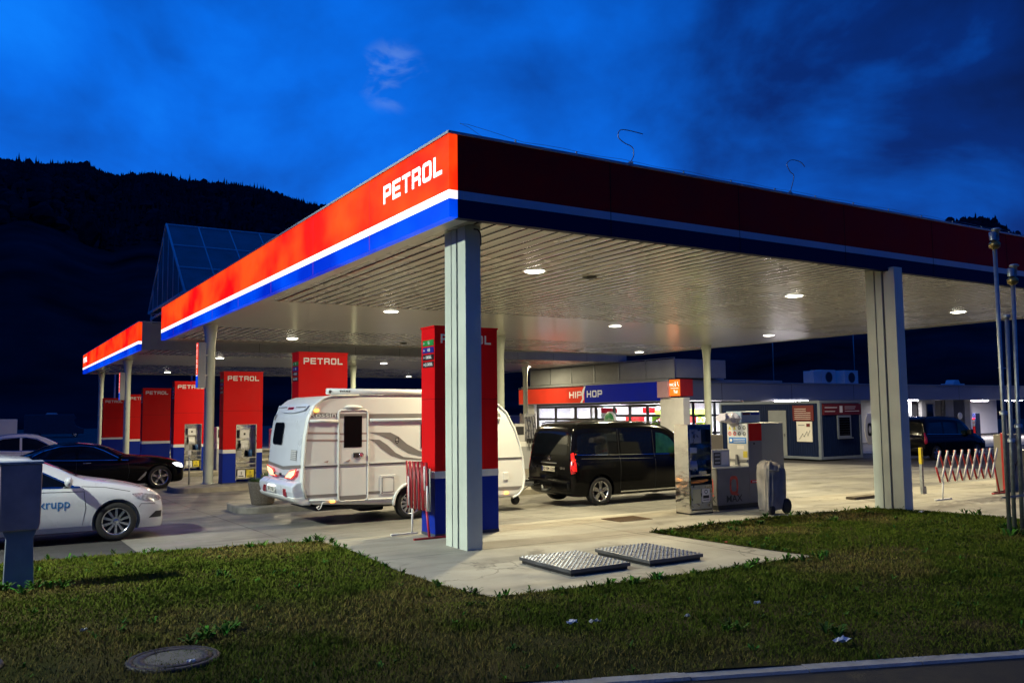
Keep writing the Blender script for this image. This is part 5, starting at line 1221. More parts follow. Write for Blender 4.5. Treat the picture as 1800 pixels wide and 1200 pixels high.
# blue site container used as an office
ct_ = thing('site_container', 'dark blue site container office with white frame under the fluorescent light', 'container', (26.0, 14.35, gz(14.5)+.06))
L_, W_, H_ = 2.9, 6.0, 2.62
b = MB(); 
n = 22
for k in range(n):                   # corrugated cladding on the two faces seen
    x = .12+k*(L_-.24)/n; dx = (L_-.24)/n; b.box(x, x+dx*.55, .02, .06, .12, H_-.12, M_cont); b.box(x+dx*.5501, x+dx, .035, .06, .12, H_-.12, M_cont)
n = 44
for k in range(n):
    y = .12+k*(W_-.24)/n; dy = (W_-.24)/n; b.box(.02, .06, y, y+dy*.55, .12, H_-.12, M_cont); b.box(.035, .06, y+dy*.5501, y+dy, .12, H_-.12, M_cont)
b.box(.07, L_, .07, W_, .1, H_-.02, M_cont); b.build('cladding', None, ct_)
b = MB()
for (x, y) in ((0, 0), (L_-.0, 0), (0, W_)): b.box(x-.0 if x == 0 else x-.14, x+.14 if x == 0 else x, y, y+.14, 0, H_, M_contw)
b.box(.1405, L_-.1405, .0, .1, .0, .119, M_contw); b.box(.1405, L_-.1405, .0, .1, H_-.118, H_, M_contw); b.box(0, .1, .1405, W_-.001, 0, .119, M_contw); b.box(0, .1, .1405, W_-.001, H_-.118, H_, M_contw); b.build('frame', None, ct_, .008)
d_ = MB().box(-.015, .019, 1.9, 2.95, .12, 2.2, mat('grey_door_paint', (.20, .22, .24), .5)).build('door', None, ct_, .005); MB().box(-.05, -.016, 1.98, 2.02, 1.0, 1.12, M_chrome).build('door_handle', None, d_)
wnd = MB().box(1.15, 2.1, -.03, .019, .95, 1.95, M_contw).build('window', None, ct_, .01); MB().box(1.25, 2.0, -.035, -.0301, 1.04, 1.86, M_wind).build('window_pane', None, wnd)
b = MB()
for k in range(7): b.box(1.25, 2.0, -.042, -.036, 1.1+k*.11, 1.115+k*.11, M_frame)
b.build('grille_bars', None, wnd); MB().box(1.1, 2.15, -.09, -.0305, .90, .949, M_contw).build('sill', None, wnd)
p = MB().box(.2, 2.85, -.03, .018, 1.98, 2.47, M_post).build('banner', None, ct_)
b = MB(); b.box(.3, 1.15, -.033, -.0301, 2.29, 2.325, M_lw); b.box(.3, 1.0, -.033, -.0301, 2.12, 2.15, M_lw); b.box(1.68, 2.45, -.033, -.0301, 2.33, 2.35, M_lw); b.box(1.68, 2.4, -.033, -.0301, 2.24, 2.26, M_lw); b.box(1.68, 2.7, -.033, -.0301, 2.13, 2.15, M_lw); b.build('text_lines', None, p); MB().box(1.32, 1.52, -.033, -.0301, 2.08, 2.38, M_lw).build('logo_mark', None, p)
p = MB().box(-.02, .0195, .35, 1.5, 1.72, 2.42, M_post).build('poster', None, ct_); b = MB()
for k in range(6): b.box(-.023, -.0205, .5+(.25 if k > 3 else 0), 1.4, 1.8+k*.09, 1.82+k*.09, M_lw)
b.build('text_lines', None, p)
p = MB().box(-.02, .0195, .45, 1.3, .78, 1.69, M_lw).build('poster', None, ct_); b = MB(); b.tube([(-.024, 1.15, .9), (-.024, .95, 1.15), (-.024, .9, 1.0), (-.024, .72, 1.25), (-.024, .68, 1.05), (-.024, .55, 1.3)], .018, M_grey, 5); b.box(-.023, -.0205, .55, .75, 1.45, 1.6, M_post); b.box(-.023, -.0205, .85, 1.2, 1.5, 1.55, M_grey); b.build('drawing', None, p)
t = thing('oval_banner', 'white oval banner with dark squarish emblem at the right end of the blue container', 'banner', (29.25, 14.2, gz(14)))
MB().prism([(0+.34*math.cos(a), 1.35+.72*math.sin(a)) for a in [2*PI*k/32 for k in range(32)]], 'y', 0, .03, M_lw).build('panel', None, t)
MB().prism([(.16*math.copysign(abs(math.cos(a))**.5, math.cos(a)), 1.33+.30*math.copysign(abs(math.sin(a))**.5, math.sin(a))) for a in [2*PI*(k+.5)/24 for k in range(24)]], 'y', -.006, -.0005, M_frame).build('emblem', None, t)
MB().prism([(.08*math.cos(a), 1.33+.17*math.sin(a)) for a in [2*PI*k/24 for k in range(24)]], 'y', -.010, -.0065, M_lw).build('emblem_hole', None, t); MB().tube([(.3, .02, 0), (.3, .02, 1.2)], .02, M_galv, 6).build('pole', None, t)
# low concrete footway in front of the service building
tag(MB().box(24.6, 74, 16.9, 24.55, -.27, -.20, M_kerbd).build('footway', bevel=.02), kind='structure')

# ============================================================ FORECOURT OBJECTS
# tall stainless service cabinet
t = thing('service_cabinet', 'tall mirror-like stainless steel cabinet with towel and bin recess on the right', 'cabinet', (6.40, 1.93, 0), R(-2))
b = MB(); b.box(0, .62, .30, .42, .03, 1.80, M_steel); b.box(0, .045, 0, .2995, .03, 1.80, M_steel); b.box(.60, .62, .0, .2995, .03, 1.80, M_steel); b.box(.0455, .5995, .0, .2995, 1.77, 1.80, M_steel); b.box(.0455, .5995, .0, .2995, .03, .08, M_steel); b.build('housing', None, t)
MB().box(.0, .62, -.0, .41, 0, .0295, M_dark).build('plinth', None, t)
b = MB(); b.box(.10, .44, .10, .29, 1.42, 1.70, M_brush); b.box(.24, .27, .095, .0995, 1.52, 1.60, M_dark); b.build('towel_dispenser', None, t, .02)
b = MB(); b.box(.12, .34, .12, .28, 1.22, 1.33, M_white)
b.build('napkin_box', None, t, .01)
gl = MB()
for k in range(5): gl.tube([(.12+k*.03, .08, 1.06), (.11+k*.035, .06, .98), (.09+k*.045, .05, .90-.02*(k % 3))], [.03, .026, .01], mat('blue_glove', (.25, .32, .50), .5), 6)
gl.build('disposable_gloves', None, t)
b = MB(); b.box(.0455, .5995, .02, .2995, .76, .79, M_steel); b.box(.30, .5, .03, .25, .7905, .86, M_brush); b.build('shelf', None, t)
b = MB(); b.box(.0455, .5995, .005, .02, .10, .58, M_brush); b.box(.10, .55, .02, .28, .56, .60, M_dark); b.build('bin_flap', None, t); p = MB().box(.10, .30, -.002, .0045, .22, .50, mat('pale_sticker', (.5, .5, .3), .5)).build('notice', None, t); 
p = MB().box(.34, .54, -.002, .0045, .24, .50, M_lw).build('notice', None, t); b = MB(); b.lathe([(.03, -.004), (.045, -.004)], M_black, 16, (.44, .0, .44), 'y'); b.box(.36, .52, -.004, -.0025, .31, .37, M_black); b.box(.36, .52, -.004, -.0025, .27, .285, M_black); b.build('pictogram', None, p)
b = MB(); b.prism([(.07, .615), (.40, .625), (.57, .66), (.50, .70), (.30, .68), (.09, .66)], 'y', .03, .2, mat('orange_wrapper', (.7, .25, .05), .4)); b.build('wrapper', None, t)

# gas dispenser with the Q MAX marking
t = thing('gas_dispenser', 'grey gas pump with a red ring logo and MAX on its low front cabinet', 'gas dispenser', (7.38, 2.12, 0))
M_gp = mat('grey_pump_sheet', (.17, .17, .175), .5, var=.15, vs=3, spec=.3); M_gpl = mat('pale_pump_sheet', (.50, .50, .48), .4, var=.06)  # lamp-lit side is coloured paler, the shaded front darker
MB().box(.04, 2.0, .04, .66, .0, .10, M_dark).build('plinth', None, t)
MB().box(0, .94, 0, .72, .1005, .86, M_gp).build('lower_cabinet', None, t, .012); MB().box(.9405, 2.05, 0, .72, .1005, .8585, M_gp).build('lower_side_cabinet', None, t, .012)
MB().box(-.015, .93, -.012, .74, .8605, .882, M_gpl).build('worktop', None, t, .005)
bk = MB().box(.94, .952, .012, .60, .862, 1.79, M_gpl).build('sign_panel', None, t)
MB().box(.9525, 1.36, .0, .61, .859, 1.80, M_gp).build('tall_cabinet', None, t, .008); MB().box(1.3605, 2.05, .004, .61, .859, 1.80, mat('back_pump_sheet', (.24, .24, .225), .45, var=.08, vs=2)).build('rear_cabinet', None, t, .008)
MB().box(.97, 1.355, -.006, -.0005, 1.42, 1.79, M_red).build('red_panel', None, t); MB().lathe([(0, -.012), (.02, -.010), (.025, .0)], M_dark, 14, (1.12, 0, 1.36), 'y').build('lock', None, t)
MB().box(.04, .56, .18, .32, .8825, 1.25, M_gpl).build('display_case', None, t, .01); MB().box(.09, .28, .172, .1795, .93, 1.19, M_frame).build('keypad', None, t); MB().box(.32, .51, .172, .1795, .93, 1.20, M_lw).build('display', None, t)
for k in range(3): MB().box(.11, .26, .169, .1718, .96+k*.08, 1.0+k*.08, M_grey).build('key_row', None, t)
xf = .938
for r_ in range(2):
    for c_ in range(4):
        y = .52-c_*.14; z = 1.70-r_*.13; ss = MB()
        if r_ == 0 and c_ < 2: ss.prism([(y-.045, z-.04), (y+.045, z-.04), (y, z+.04)], 'x', xf-.002, xf, mat('warning_yellow', (.5, .42, .05), .5))
        else: ss.lathe([(.028, xf-.001), (.045, xf-.001)], M_black if r_ == 0 or c_ > 1 else M_red, 14, (0, y, z), 'x'); ss.box(xf-.003, xf-.0015, y-.02, y+.02, z-.006, z+.006, M_black)
        ss.build('safety_pictogram', None, bk)
MB().box(xf-.002, xf, .05, .55, 1.36, 1.49, mat('blue_notice', (.02, .16, .50), .4)).build('blue_notice', None, bk); b = MB()
for k in range(3): b.box(xf-.0045, xf-.003, .08, .42, 1.385+k*.033, 1.395+k*.033, M_lw)
b.build('text_lines', None, bk); MB().lathe([(0, xf-.004), (.035, xf-.004)], M_lw, 14, (0, .49, 1.425), 'x').build('pictogram', None, bk)
MB().box(xf-.002, xf, .12, .32, 1.24, 1.32, M_lw).build('sticker', None, bk); MB().box(xf-.002, xf, .03, .15, 1.06, 1.20, mat('warning_yellow', (.5, .42, .05), .5)).build('sticker', None, bk)
b = MB(); b.box(xf-.03, xf, .015, .60, .98, 1.02, M_gp); b.prism([(.26, .90), (.34, .90), (.32, 1.12), (.28, 1.12)], 'x', xf-.06, xf-.031, M_gp); b.build('nozzle_holder', None, bk)
# printed ring with a tick at its foot, and the word below, on front and side
def ring_mark(b, cx, cz, f):
    o = []; n = 28
    for k in range(n):
        a = 2*PI*k/n; o.append((cx+.125*math.copysign(abs(math.cos(a))**.6, math.cos(a)), cz+.20*math.copysign(abs(math.sin(a))**.6, math.sin(a)), cx+.075*math.copysign(abs(math.cos(a))**.6, math.cos(a)), cz+.13*math.copysign(abs(math.sin(a))**.6, math.sin(a))))
    vs = [f(p[0], p[1]) for p in o]+[f(p[2], p[3]) for p in o]; b.add(vs, [(i, (i+1) % n, n+(i+1) % n, n+i) for i in range(n)], M_lring)
    b.add([f(cx+.02, cz-.20), f(cx+.10, cz-.225), f(cx+.15, cz-.19), f(cx+.08, cz-.17)], [(0, 1, 2, 3)], M_lring)
M_lring = mat('faded_red_print', (.50, .05, .03), .5, var=.5, vs=8)
b = MB(); ring_mark(b, .47, .50, lambda x, z: (x, -.003, z)); b.build('ring_logo', None, t); b = MB(); ring_mark(b, .30, .50, lambda x, z: (-.003, .55-x, z)); b.build('ring_logo', None, t)
txt('MAX', (.47, -.004, .22), '-y', .20, M_black, t, ext=.001, bold=.008, sx=1.1); txt('MAX', (-.004, .25, .22), '-x', .17, M_black, t, ext=.001, bold=.02)
p = MB().box(.98, 1.24, -.004, -.0005, .52, .58, M_red).build('logo_plate', None, t); MB().box(1.02, 1.20, -.006, -.0045, .54, .56, M_lw).build('logo_text', None, p)
MB().box(2.0505, 2.06, .10, .22, 1.30, 1.55, M_tlon).build('side_lamp', None, t)
# covered machine on top
t = thing('wrapped_device', 'white and blue device with crumpled plastic wrap resting on the gas pump', 'device', (8.12, 2.3, 1.805))
MB().box(.20, .80, 0, .45, 0, .25, mat('pale_blue_sheet', (.30, .38, .48), .4, var=.08)).build('body', None, t, .02); b = MB(); b.box(.25, .47, -.006, -.0005, .17, .215, M_post); b.box(.5, .76, -.006, -.0005, .17, .215, M_blue); b.build('label_strip', None, t)
vs = []; fs = []; rr = random.Random(4); n = 12; m_ = 7
for i in range(m_):
    u = i/(m_-1)
    for k in range(n):
        a = 2*PI*k/n; r_ = (.20-.06*u)*rr.uniform(.75, 1.2); vs.append((.22-.42*u, .22+r_*math.cos(a), .10+r_*.62*math.sin(a)+.02*u))
for i in range(m_-1):
    for k in range(n): fs.append((i*n+k, i*n+(k+1) % n, (i+1)*n+(k+1) % n, (i+1)*n+k))
fs.append(tuple((m_-1)*n+k for k in range(n)))
b = MB(); b.add(vs, fs, mat('crumpled_plastic', (.55, .52, .60), .25, var=.1, bump=.5, bs=12), False); b.build('plastic_wrap', None, t)
# bin and dark cabinet behind
tag(MB().box(13.2, 13.9, 8.35, 8.9, -.12, 1.32, mat('dark_brown_box', (.09, .08, .075), .5)).build('dark_cabinet', bevel=.02), 'dark cabinet on the forecourt seen between the steel cabinet and the gas pump', 'cabinet')

# covered wheeled extinguisher
t = thing('covered_cart', 'wheeled fire extinguisher under a grey fabric cover at the edge of the paving', 'covered cart', (7.84, 1.1, 0)); t.scale = (.86, .9, 1.0)
vs = []; fs = []; n = 64; rr = random.Random(9); ph = [rr.uniform(0, 6) for _ in range(8)]; NR = 18
prf = lambda z: float(np.interp(z, [.085, .2, .5, .8, .93, 1.0, 1.03], [.88, .97, .98, 1.03, .98, .62, .22]))
for i in range(NR):
    z = [.085+.055*j for j in range(15)][i] if i < 15 else (.92, .985, 1.02)[i-15]
    for k in range(n):
        th = 2*PI*k/n; e_ = .60; g = prf(z); hang = min(1, (1.05-z)*1.4)
        f = 1+hang*.05*math.sin(6*th+ph[0]+z*1.5)+.05*math.sin(13*th+ph[1]-z*3)*hang+.028*math.sin(21*th+ph[2]+z*6)
        x = .345*g*f*math.copysign(abs(math.cos(th))**e_, math.cos(th)); y = .195*g*f*math.copysign(abs(math.sin(th))**e_, math.sin(th))
        top = max(0, z-.78)/.25
        vs.append((x+.03*z+top*.03*math.sin(2*th+ph[3]), y, z+top*(-.09*x/.34+.022*math.sin(5*th+ph[4])+.018*math.sin(9*th+ph[5]))+(.018*math.sin(7*th+ph[6]) if i == 0 else 0)))
for i in range(NR-1):
    for k in range(n): fs.append((i*n+k, i*n+(k+1) % n, (i+1)*n+(k+1) % n, (i+1)*n+k))
fs.append(tuple((NR-1)*n+k for k in range(n)))
b = MB(); b.add(vs, fs, mat('grey_cover_fabric', (.24, .215, .19), .9, var=.30, vs=5, bump=.7, bs=9, spec=.15), True); o = b.build('fabric_cover', None, t)
b = MB(); b.tube([(-.30, -.17, .94), (-.28, -.21, .90), (.0, -.235, .86), (.05, -.21, .99)], .012, MATS['grey_cover_fabric'], 6); b.build('cover_strap', None, t)
for (x, y, r_) in ((.30, -.17, .155), (-.17, -.14, .10)): b = MB(); b.lathe([(0, -.03), (r_*.8, -.04), (r_, -.02), (r_, .02), (r_*.8, .04), (0, .03)], M_rub, 28, (x, y, r_), 'y'); b.build('wheel', None, t)

# barriers
def barrier_open():
    t = thing('folding_barrier', 'red and white folding scissor barrier standing opened out at the right', 'barrier', (12.9, .62, 0))
    n = 8; W = 2.35; p = W/n; zt, zb_ = 1.10, .40; zm = (zt+zb_)/2
    for i in range(n+1):
        x = i*p
        # white upper half, red lower half, leaning; and the red brother crossing the other way
        if i <= n:
            MB().tube([(x-p*.55, 0, zm), (x, 0, zt)], .022, M_lw, 8).build('slat', None, t)
        if i < n:
            MB().tube([(x, .03, zt), (x+p*.5, .03, zm), (x+p*.5, .03, zm)], .022, M_redb, 8).build('slat', None, t); 
            MB().tube([(x-p*.5, .03, zm), (x, .03, zb_)], .022, M_redb, 8).build('slat', None, t); MB().tube([(x, 0, zb_), (x+p*.45, 0, zm)], .022, M_lw, 8).build('slat', None, t)
    MB().tube([(.0, .0, .02), (.05, .0, zb_+.02)], .018, M_lw, 8).build('leg', None, t); MB().box(-.28, .32, -.03, .03, 0, .03, M_lw).build('foot', None, t, .005)
    MB().tube([(W+.05, .03, .02), (W-.14, .03, zm)], .02, M_redb, 8).build('leg', None, t); MB().box(W-.25, W+.35, -.0, .06, 0, .03, M_redb).build('foot', None, t, .005)
M_redb = mat('barrier_red', (.42, .02, .02), .45, var=.15, vs=9)
barrier_open()
t = thing('folding_barrier', 'red folding scissor barrier collapsed against the corner pylon', 'barrier', (.70, 2.5, 0)); M_redb2 = mat('barrier_dark_red', (.33, .015, .02), .45, var=.2, vs=9)
for k in range(11):
    y = .42-k*.078; j = .012*math.sin(k*2.1)
    MB().tube([(-.03+.02*(k % 2), y+.03, 1.26), (-.03+.02*(k % 2), y-.01+j, .85), (-.03+.02*(k % 2), y-.03, .45)], .021, M_redb2, 8).build('slat', None, t)
for (y, z0, z1) in ((-.44, .46, .88), (.30, .5, 1.0), (-.34, .8, 1.2)): MB().tube([(-.062, y, z0), (-.06, y+.02, z1)], .018, M_lw, 8).build('slat', None, t)
MB().box(.005, .02, -.40, .46, .45, 1.16, mat('pale_green_plate', (.45, .50, .42), .5)).build('back_plate', None, t)
MB().tube([(0, .30, 0), (0, .29, .5)], .018, M_lw, 8).build('leg', None, t); MB().tube([(0, -.38, 0), (0, -.27, .5)], .022, mat('barrier_magenta_red', (.40, .02, .06), .4), 8).build('leg', None, t)
MB().box(-.40, .10, .27, .32, 0, .03, M_lw).build('foot', None, t); MB().box(-.30, .30, -.44, -.39, 0, .03, M_redb2).build('foot', None, t)

# hatch covers with raised tread
def hatch(x0, x1, y0, y1, label):
    t = thing('hatch_cover', label, 'hatch cover', ((x0+x1)/2, (y0+y1)/2, 0), 0, 'raised tread plate covers on the paving'); w, d = x1-x0, y1-y0
    MB().box(-w/2+.03, w/2-.03, -d/2+.03, d/2-.03, 0, .04, M_dark).build('frame', None, t); MB().box(-w/2, w/2, -d/2, d/2,   .0405, .088, mat('worn_tread_plate', (.13, .13, .135), .5, .7, var=.3, vs=5)).build('lid', None, t, .006)
    b = MB(); nx, ny = 26, 30
    for i in range(nx):
        for j in range(ny):
            x = -w/2+(i+.5)*w/nx; y = -d/2+(j+.5)*d/ny; a = R(45 if (i+j) % 2 else -45); L, W = .019, .006; c, s_ = math.cos(a), math.sin(a)
            b.add([(x+c*L, y+s_*L, .0885), (x-s_*W, y+c*W, .0885), (x-c*L, y-s_*L, .0885), (x+s_*W, y-c*W, .0885), (x+c*L*.4, y+s_*L*.4, .0945), (x-c*L*.4, y-s_*L*.4, .0945)], [(0, 1, 4), (1, 2, 5, 4), (2, 3, 5), (3, 0, 4, 5)], M_tread)
    b.build('tread', None, t)
M_tread = mat('tread_plate_stud', (.42, .42, .43), .28, .9, var=.25, vs=8)
hatch(.69, 1.67, -1.95, -.72, 'raised tread plate hatch cover on the paving, the left one'); hatch(1.97, 2.95, -1.99, -.77, 'raised tread plate hatch cover on the paving, the right one')
b = MB(); b.box(4.6, 5.4, 1.9, 2.5, 0.0, .008, mat('rusty_iron', (.09, .055, .03), .8, .4, var=.4, vs=6)); 
for k in range(14): b.box(4.64+k*.054, 4.67+k*.054, 1.95, 2.45, .0085, .014, MATS['rusty_iron'])
tag(b.build('drain_grate'), 'brown iron drain grate flush in the paving before the steel cabinet', 'drain grate')
def manhole(x, y, r_, label):
    t = thing('manhole_cover', label, 'manhole cover', (x, y, lz(x, y)+.012)); mi = mat('cast_iron', (.032, .030, .029), .6, .5, var=.4, vs=9, bump=.4, bs=40); mc = mat('manhole_concrete', (.10, .095, .085), .9, var=.3, vs=10, bump=.6, bs=80)
    MB().lathe([(r_, -.05), (r_, .0), (r_*.97, .012), (r_*.86, .012), (r_*.85, .004), (r_*.83, .004)], mi, 48).build('rim', None, t)
    b = MB(); b.lathe([(r_*.83, .002), (r_*.83, .012), (r_*.62, .014), (r_*.61, .008)], mi, 48); b.build('lid', None, t)
    MB().lathe([(r_*.61, .0085), (0, .0095)], mc, 40).build('concrete_fill', None, t)
    for a in (20, 32, 44, 140, 152, 200, 320, 332): MB().lathe([(.022, .0145), (0, .0145)], M_black, 12, (r_*.72*math.cos(R(a)), r_*.72*math.sin(R(a)), 0)).build('vent_hole', None, t)
manhole(-4.29, -3.11, .38, 'round iron and concrete manhole cover in the grass at the lower left'); manhole(-5.86, -2.45, .34, 'manhole cover mostly cut off by the lower left corner')

# vent pipes of the tanks
def pipe(xb, yb, xt, h, label, cap=True):
    t = thing('vent_pipe', label, 'vent pipe', (xb, yb, lz(min(xb, 10.5), yb)-.05), 0, 'grey tank vent pipes at the right edge'); dx = xt-xb
    MB().tube([(0, 0, 0), (dx*.5, 0, h*.5), (dx, 0, h)], .033, M_galv, 12).build('pipe', None, t)
    MB().lathe([(.06, h*.42), (.062, h*.42+.06), (.041, h*.42+.07)], M_galv, 14, (dx*.42, 0, 0)).build('coupling', None, t)
    if cap:
        b = MB(); b.lathe([(.03, h-.02), (.055, h), (.085, h+.02), (.088, h+.08), (.075, h+.10), (.04, h+.13)], mat('brass_flange', (.30, .22, .08), .35, .8, var=.3, vs=9), 18, (dx, 0, 0)); b.build('flange', None, t)
        b = MB(); b.lathe([(.05, h+.13), (.055, h+.26), (.04, h+.27)], M_galv, 14, (dx-.05, 0, 0)); b.lathe([(.04, h+.14), (.045, h+.30), (.075, h+.31), (.08, h+.33), (.05, h+.35), (0, h+.355)], M_galv, 16, (dx+.07, 0, 0)); b.tube([(dx-.05, 0, h+.24), (dx+.07, 0, h+.24)], .035, M_galv, 8); b.build('valve_cap', None, t)
    else: MB().lathe([(.045, h-.02), (.055, h), (.055, h+.05), (0, h+.055)], M_galv, 14, (dx, 0, 0)).build('end_cap', None, t)
pipe(8.36, -3.32, 8.40, 4.72, 'tallest grey vent pipe with brass flange and cap, left of the group'); pipe(8.84, -3.14, 8.98, 3.62, 'shortest grey vent pipe with plain end, in the middle of the group', False); pipe(8.93, -3.22, 9.08, 4.18, 'middle height grey vent pipe with brass flange, right of the group')
t = thing('pipe_clamp', 'small dark clamp bars holding the vent pipes together low down', 'clamp', (8.36, -3.26, 0)); MB().box(-.05, .65, -.01, .01, .62, .65, M_galv).build('lower_bar', None, t); 
# post, timber, bollard, kerb plate
b = MB(); b.box(-.03, .03, -.03, .03, 0, 1.08, M_ply); t = thing('steel_post', 'slim yellow-topped steel post right of the second rectangular column', 'post', (13.85, 1.72, 0)); MB().box(-.032, .032, -.032, .032, 0, .72, M_galv).build('shaft', None, t); MB().box(-.035, .035, -.035, .035, .7205, 1.12, M_ply).build('yellow_sleeve', None, t); MB().box(.0325, .12, -.03, .03, 0, .18, M_galv).build('foot_bracket', None, t)
tag(MB().prism([(0, 0), (.9, -.02), (.92, .03), (.86, .07), (.02, .06)], 'y', -.12, .12, mat('dark_timber', (.10, .08, .05), .8, var=.3, vs=12, bump=.4)).build('timber_sleeper'), 'dark timber sleeper lying at the foot of the second rectangular column', 'timber').location = (11.35, 1.9, 0)
t = thing('short_post', 'thin grey post with a pale head between the black saloon and the round column', 'post', (-.12, 17.55, gz(17.5)+.15)); MB().tube([(0, 0, 0), (0, 0, .95)], .022, M_galv, 8).build('shaft', None, t); MB().box(-.05, .05, -.03, .03, .95, 1.08, M_lw).build('head', None, t, .01)
# air and water point behind the barrier
t = thing('air_pump', 'red edged air and water point with a black hose coil, partly behind the vent pipes', 'air pump', (15.75, .75, 0)); MB().box(.07, .12, 0, .10, 0, 1.45, M_redb).build('red_side', None, t, .01); MB().box(.121, .9, .02, .3, 0, 1.4, mat('olive_grey_sheet', (.20, .19, .16), .5)).build('cabinet', None, t, .01)
for k in range(3): MB().tube([(.42+.2*math.cos(a), -.03-.02*k, .95+.3*math.sin(a)) for a in [2*PI*q/20 for q in range(21)]], .015, M_dark, 6).build('hose_coil', None, t)
MB().tube([(.42, -.06, .65), (.1, -.15, .3), (-.4, -.2, .08), (-.7, -.05, .02), (-.3, .1, .02), (.3, -.3, .02), (.9, -.2, .02)], .013, M_dark, 6).build('trailing_hose', None, t)
t = thing('air_pump', 'low grey service box right of the air and water point', 'service box', (16.8, .6, 0)); MB().box(0, .6, 0, .4, 0, 1.0, M_galv).build('cabinet', None, t, .02); MB().box(.1, .5, -.01, -.0005, .6, .9, M_lw).build('front_plate', None, t)

# planter
t = thing('planter', 'round exposed aggregate concrete planter with grasses beside the caravan rear', 'planter', (-.12, 9.2, gz(9)+.165)); mp_ = mat('aggregate_concrete', (.20, .17, .13), .9, var=.5, vs=40, bump=.8, bs=70)
MB().lathe([(.24, 0), (.26, .03), (.335, .48), (.345, .52), (.30, .52), (.29, .46), (0, .45)], mp_, 32).build('pot', None, t)
b = MB(); rr = random.Random(31)
for k in range(700):
    a = rr.uniform(0, 2*PI); r_ = .27*math.sqrt(rr.random()); x, y = r_*math.cos(a), r_*math.sin(a); h = rr.uniform(.06, .17) if x < .05 else rr.uniform(.1, .34); d = rr.uniform(0, 2*PI); l = rr.uniform(.02, .12); w_ = rr.uniform(.004, .010)
    b.add([(x-w_, y, .45), (x+w_, y, .45), (x+math.cos(d)*l*.5+w_*.6, y+math.sin(d)*l*.5, .45+h*.6), (x+math.cos(d)*l, y+math.sin(d)*l, .45+h)], [(0, 1, 2), (0, 2, 3)], mat('planter_leaf_%d' % (k % 3), ((.05, .11, .02), (.03, .07, .015), (.08, .13, .03))[k % 3], .6))
tag(b.build('plants', None, t), kind='stuff')

# steel cabinet on a pedestal at the left edge
t = thing('meter_cabinet', 'dull metal cabinet on a narrowing pedestal in the grass at the left edge', 'cabinet', (-5.31, 1.12, lz(-5.31, 1.1)))
M_ws = mat('warm_tinted_steel', (.42, .30, .28), .5, .3, var=.22, vs=4, bump=.12, bs=6)  # reddish tint stands in for warm light reflected by the metal
MB().prism([(-.22, .70), (.20, .70), (.22, .78), (.225, 1.50), (-.23, 1.50)], 'y', 0, .34, M_ws).build('box', None, t, .012); MB().box(-.25, .24, -.015, .36, 1.501, 1.535, M_galv).build('lid', None, t, .006)
MB().prism([(-.155, -.05), (.175, -.05), (.15, .60), (.19, .6995), (-.18, .6995), (-.14, .60)], 'y', .06, .26, mat('blue_grey_pedestal', (.20, .23, .27), .55, .2, var=.12, vs=6)).build('pedestal', None, t, .006)

# litter
def litter(x, y, s, c, label, seed):
    rr = random.Random(seed); vs = []; n = 5
    for i in range(n):
        for j in range(n): vs.append((x+(i/(n-1)-.5)*s+rr.uniform(-.01, .01), y+(j/(n-1)-.5)*s*.5+rr.uniform(-.01, .01), lz(x, y)+.045+rr.uniform(0, .035)))
    fs = [(i*n+j, (i+1)*n+j, (i+1)*n+j+1, i*n+j+1) for i in range(n-1) for j in range(n-1)]
    b = MB(); b.add(vs, fs, c, False); o = b.build('litter'); tag(o, label, 'litter'); sm = o.modifiers.new('solid', 'SOLIDIFY'); sm.thickness = .003
M_li = mat('crumpled_paper', (.60, .62, .66), .6, var=.1)
M_li2 = mat('dirty_paper', (.35, .36, .33), .7, var=.2)
for a in ((.76, -5.95, .17, M_li, 'crumpled white paper in the grass at the lower right, the biggest scrap', 1), (-.86, -4.14, .10, M_li, 'small blue-white scrap in the grass below the hatch covers, left of the pair', 2), (-.66, -4.24, .10, M_li2, 'flat pale scrap in the grass below the hatch covers, right of the pair', 3), (.26, -4.54, .06, M_li2, 'tiny pale scrap in the grass below the right hatch cover', 4), (1.28, -4.5, .07, M_li, 'tiny white scrap in the grass well right of the hatch covers', 5), (-4.22, -3.46, .07, M_li, 'white scrap lying on the near rim of the round manhole cover', 6), (-4.85, -1.7, .05, M_li2, 'tiny scrap in the grass beyond the round manhole cover', 7), (9.9, -.8, .10, M_li, 'white scrap in the grass right of the second rectangular column', 8), (4.05, -1.35, .05, mat('red_scrap', (.4, .05, .03), .6), 'tiny reddish scrap on the paving beyond the right hatch cover', 9)): litter(*a)

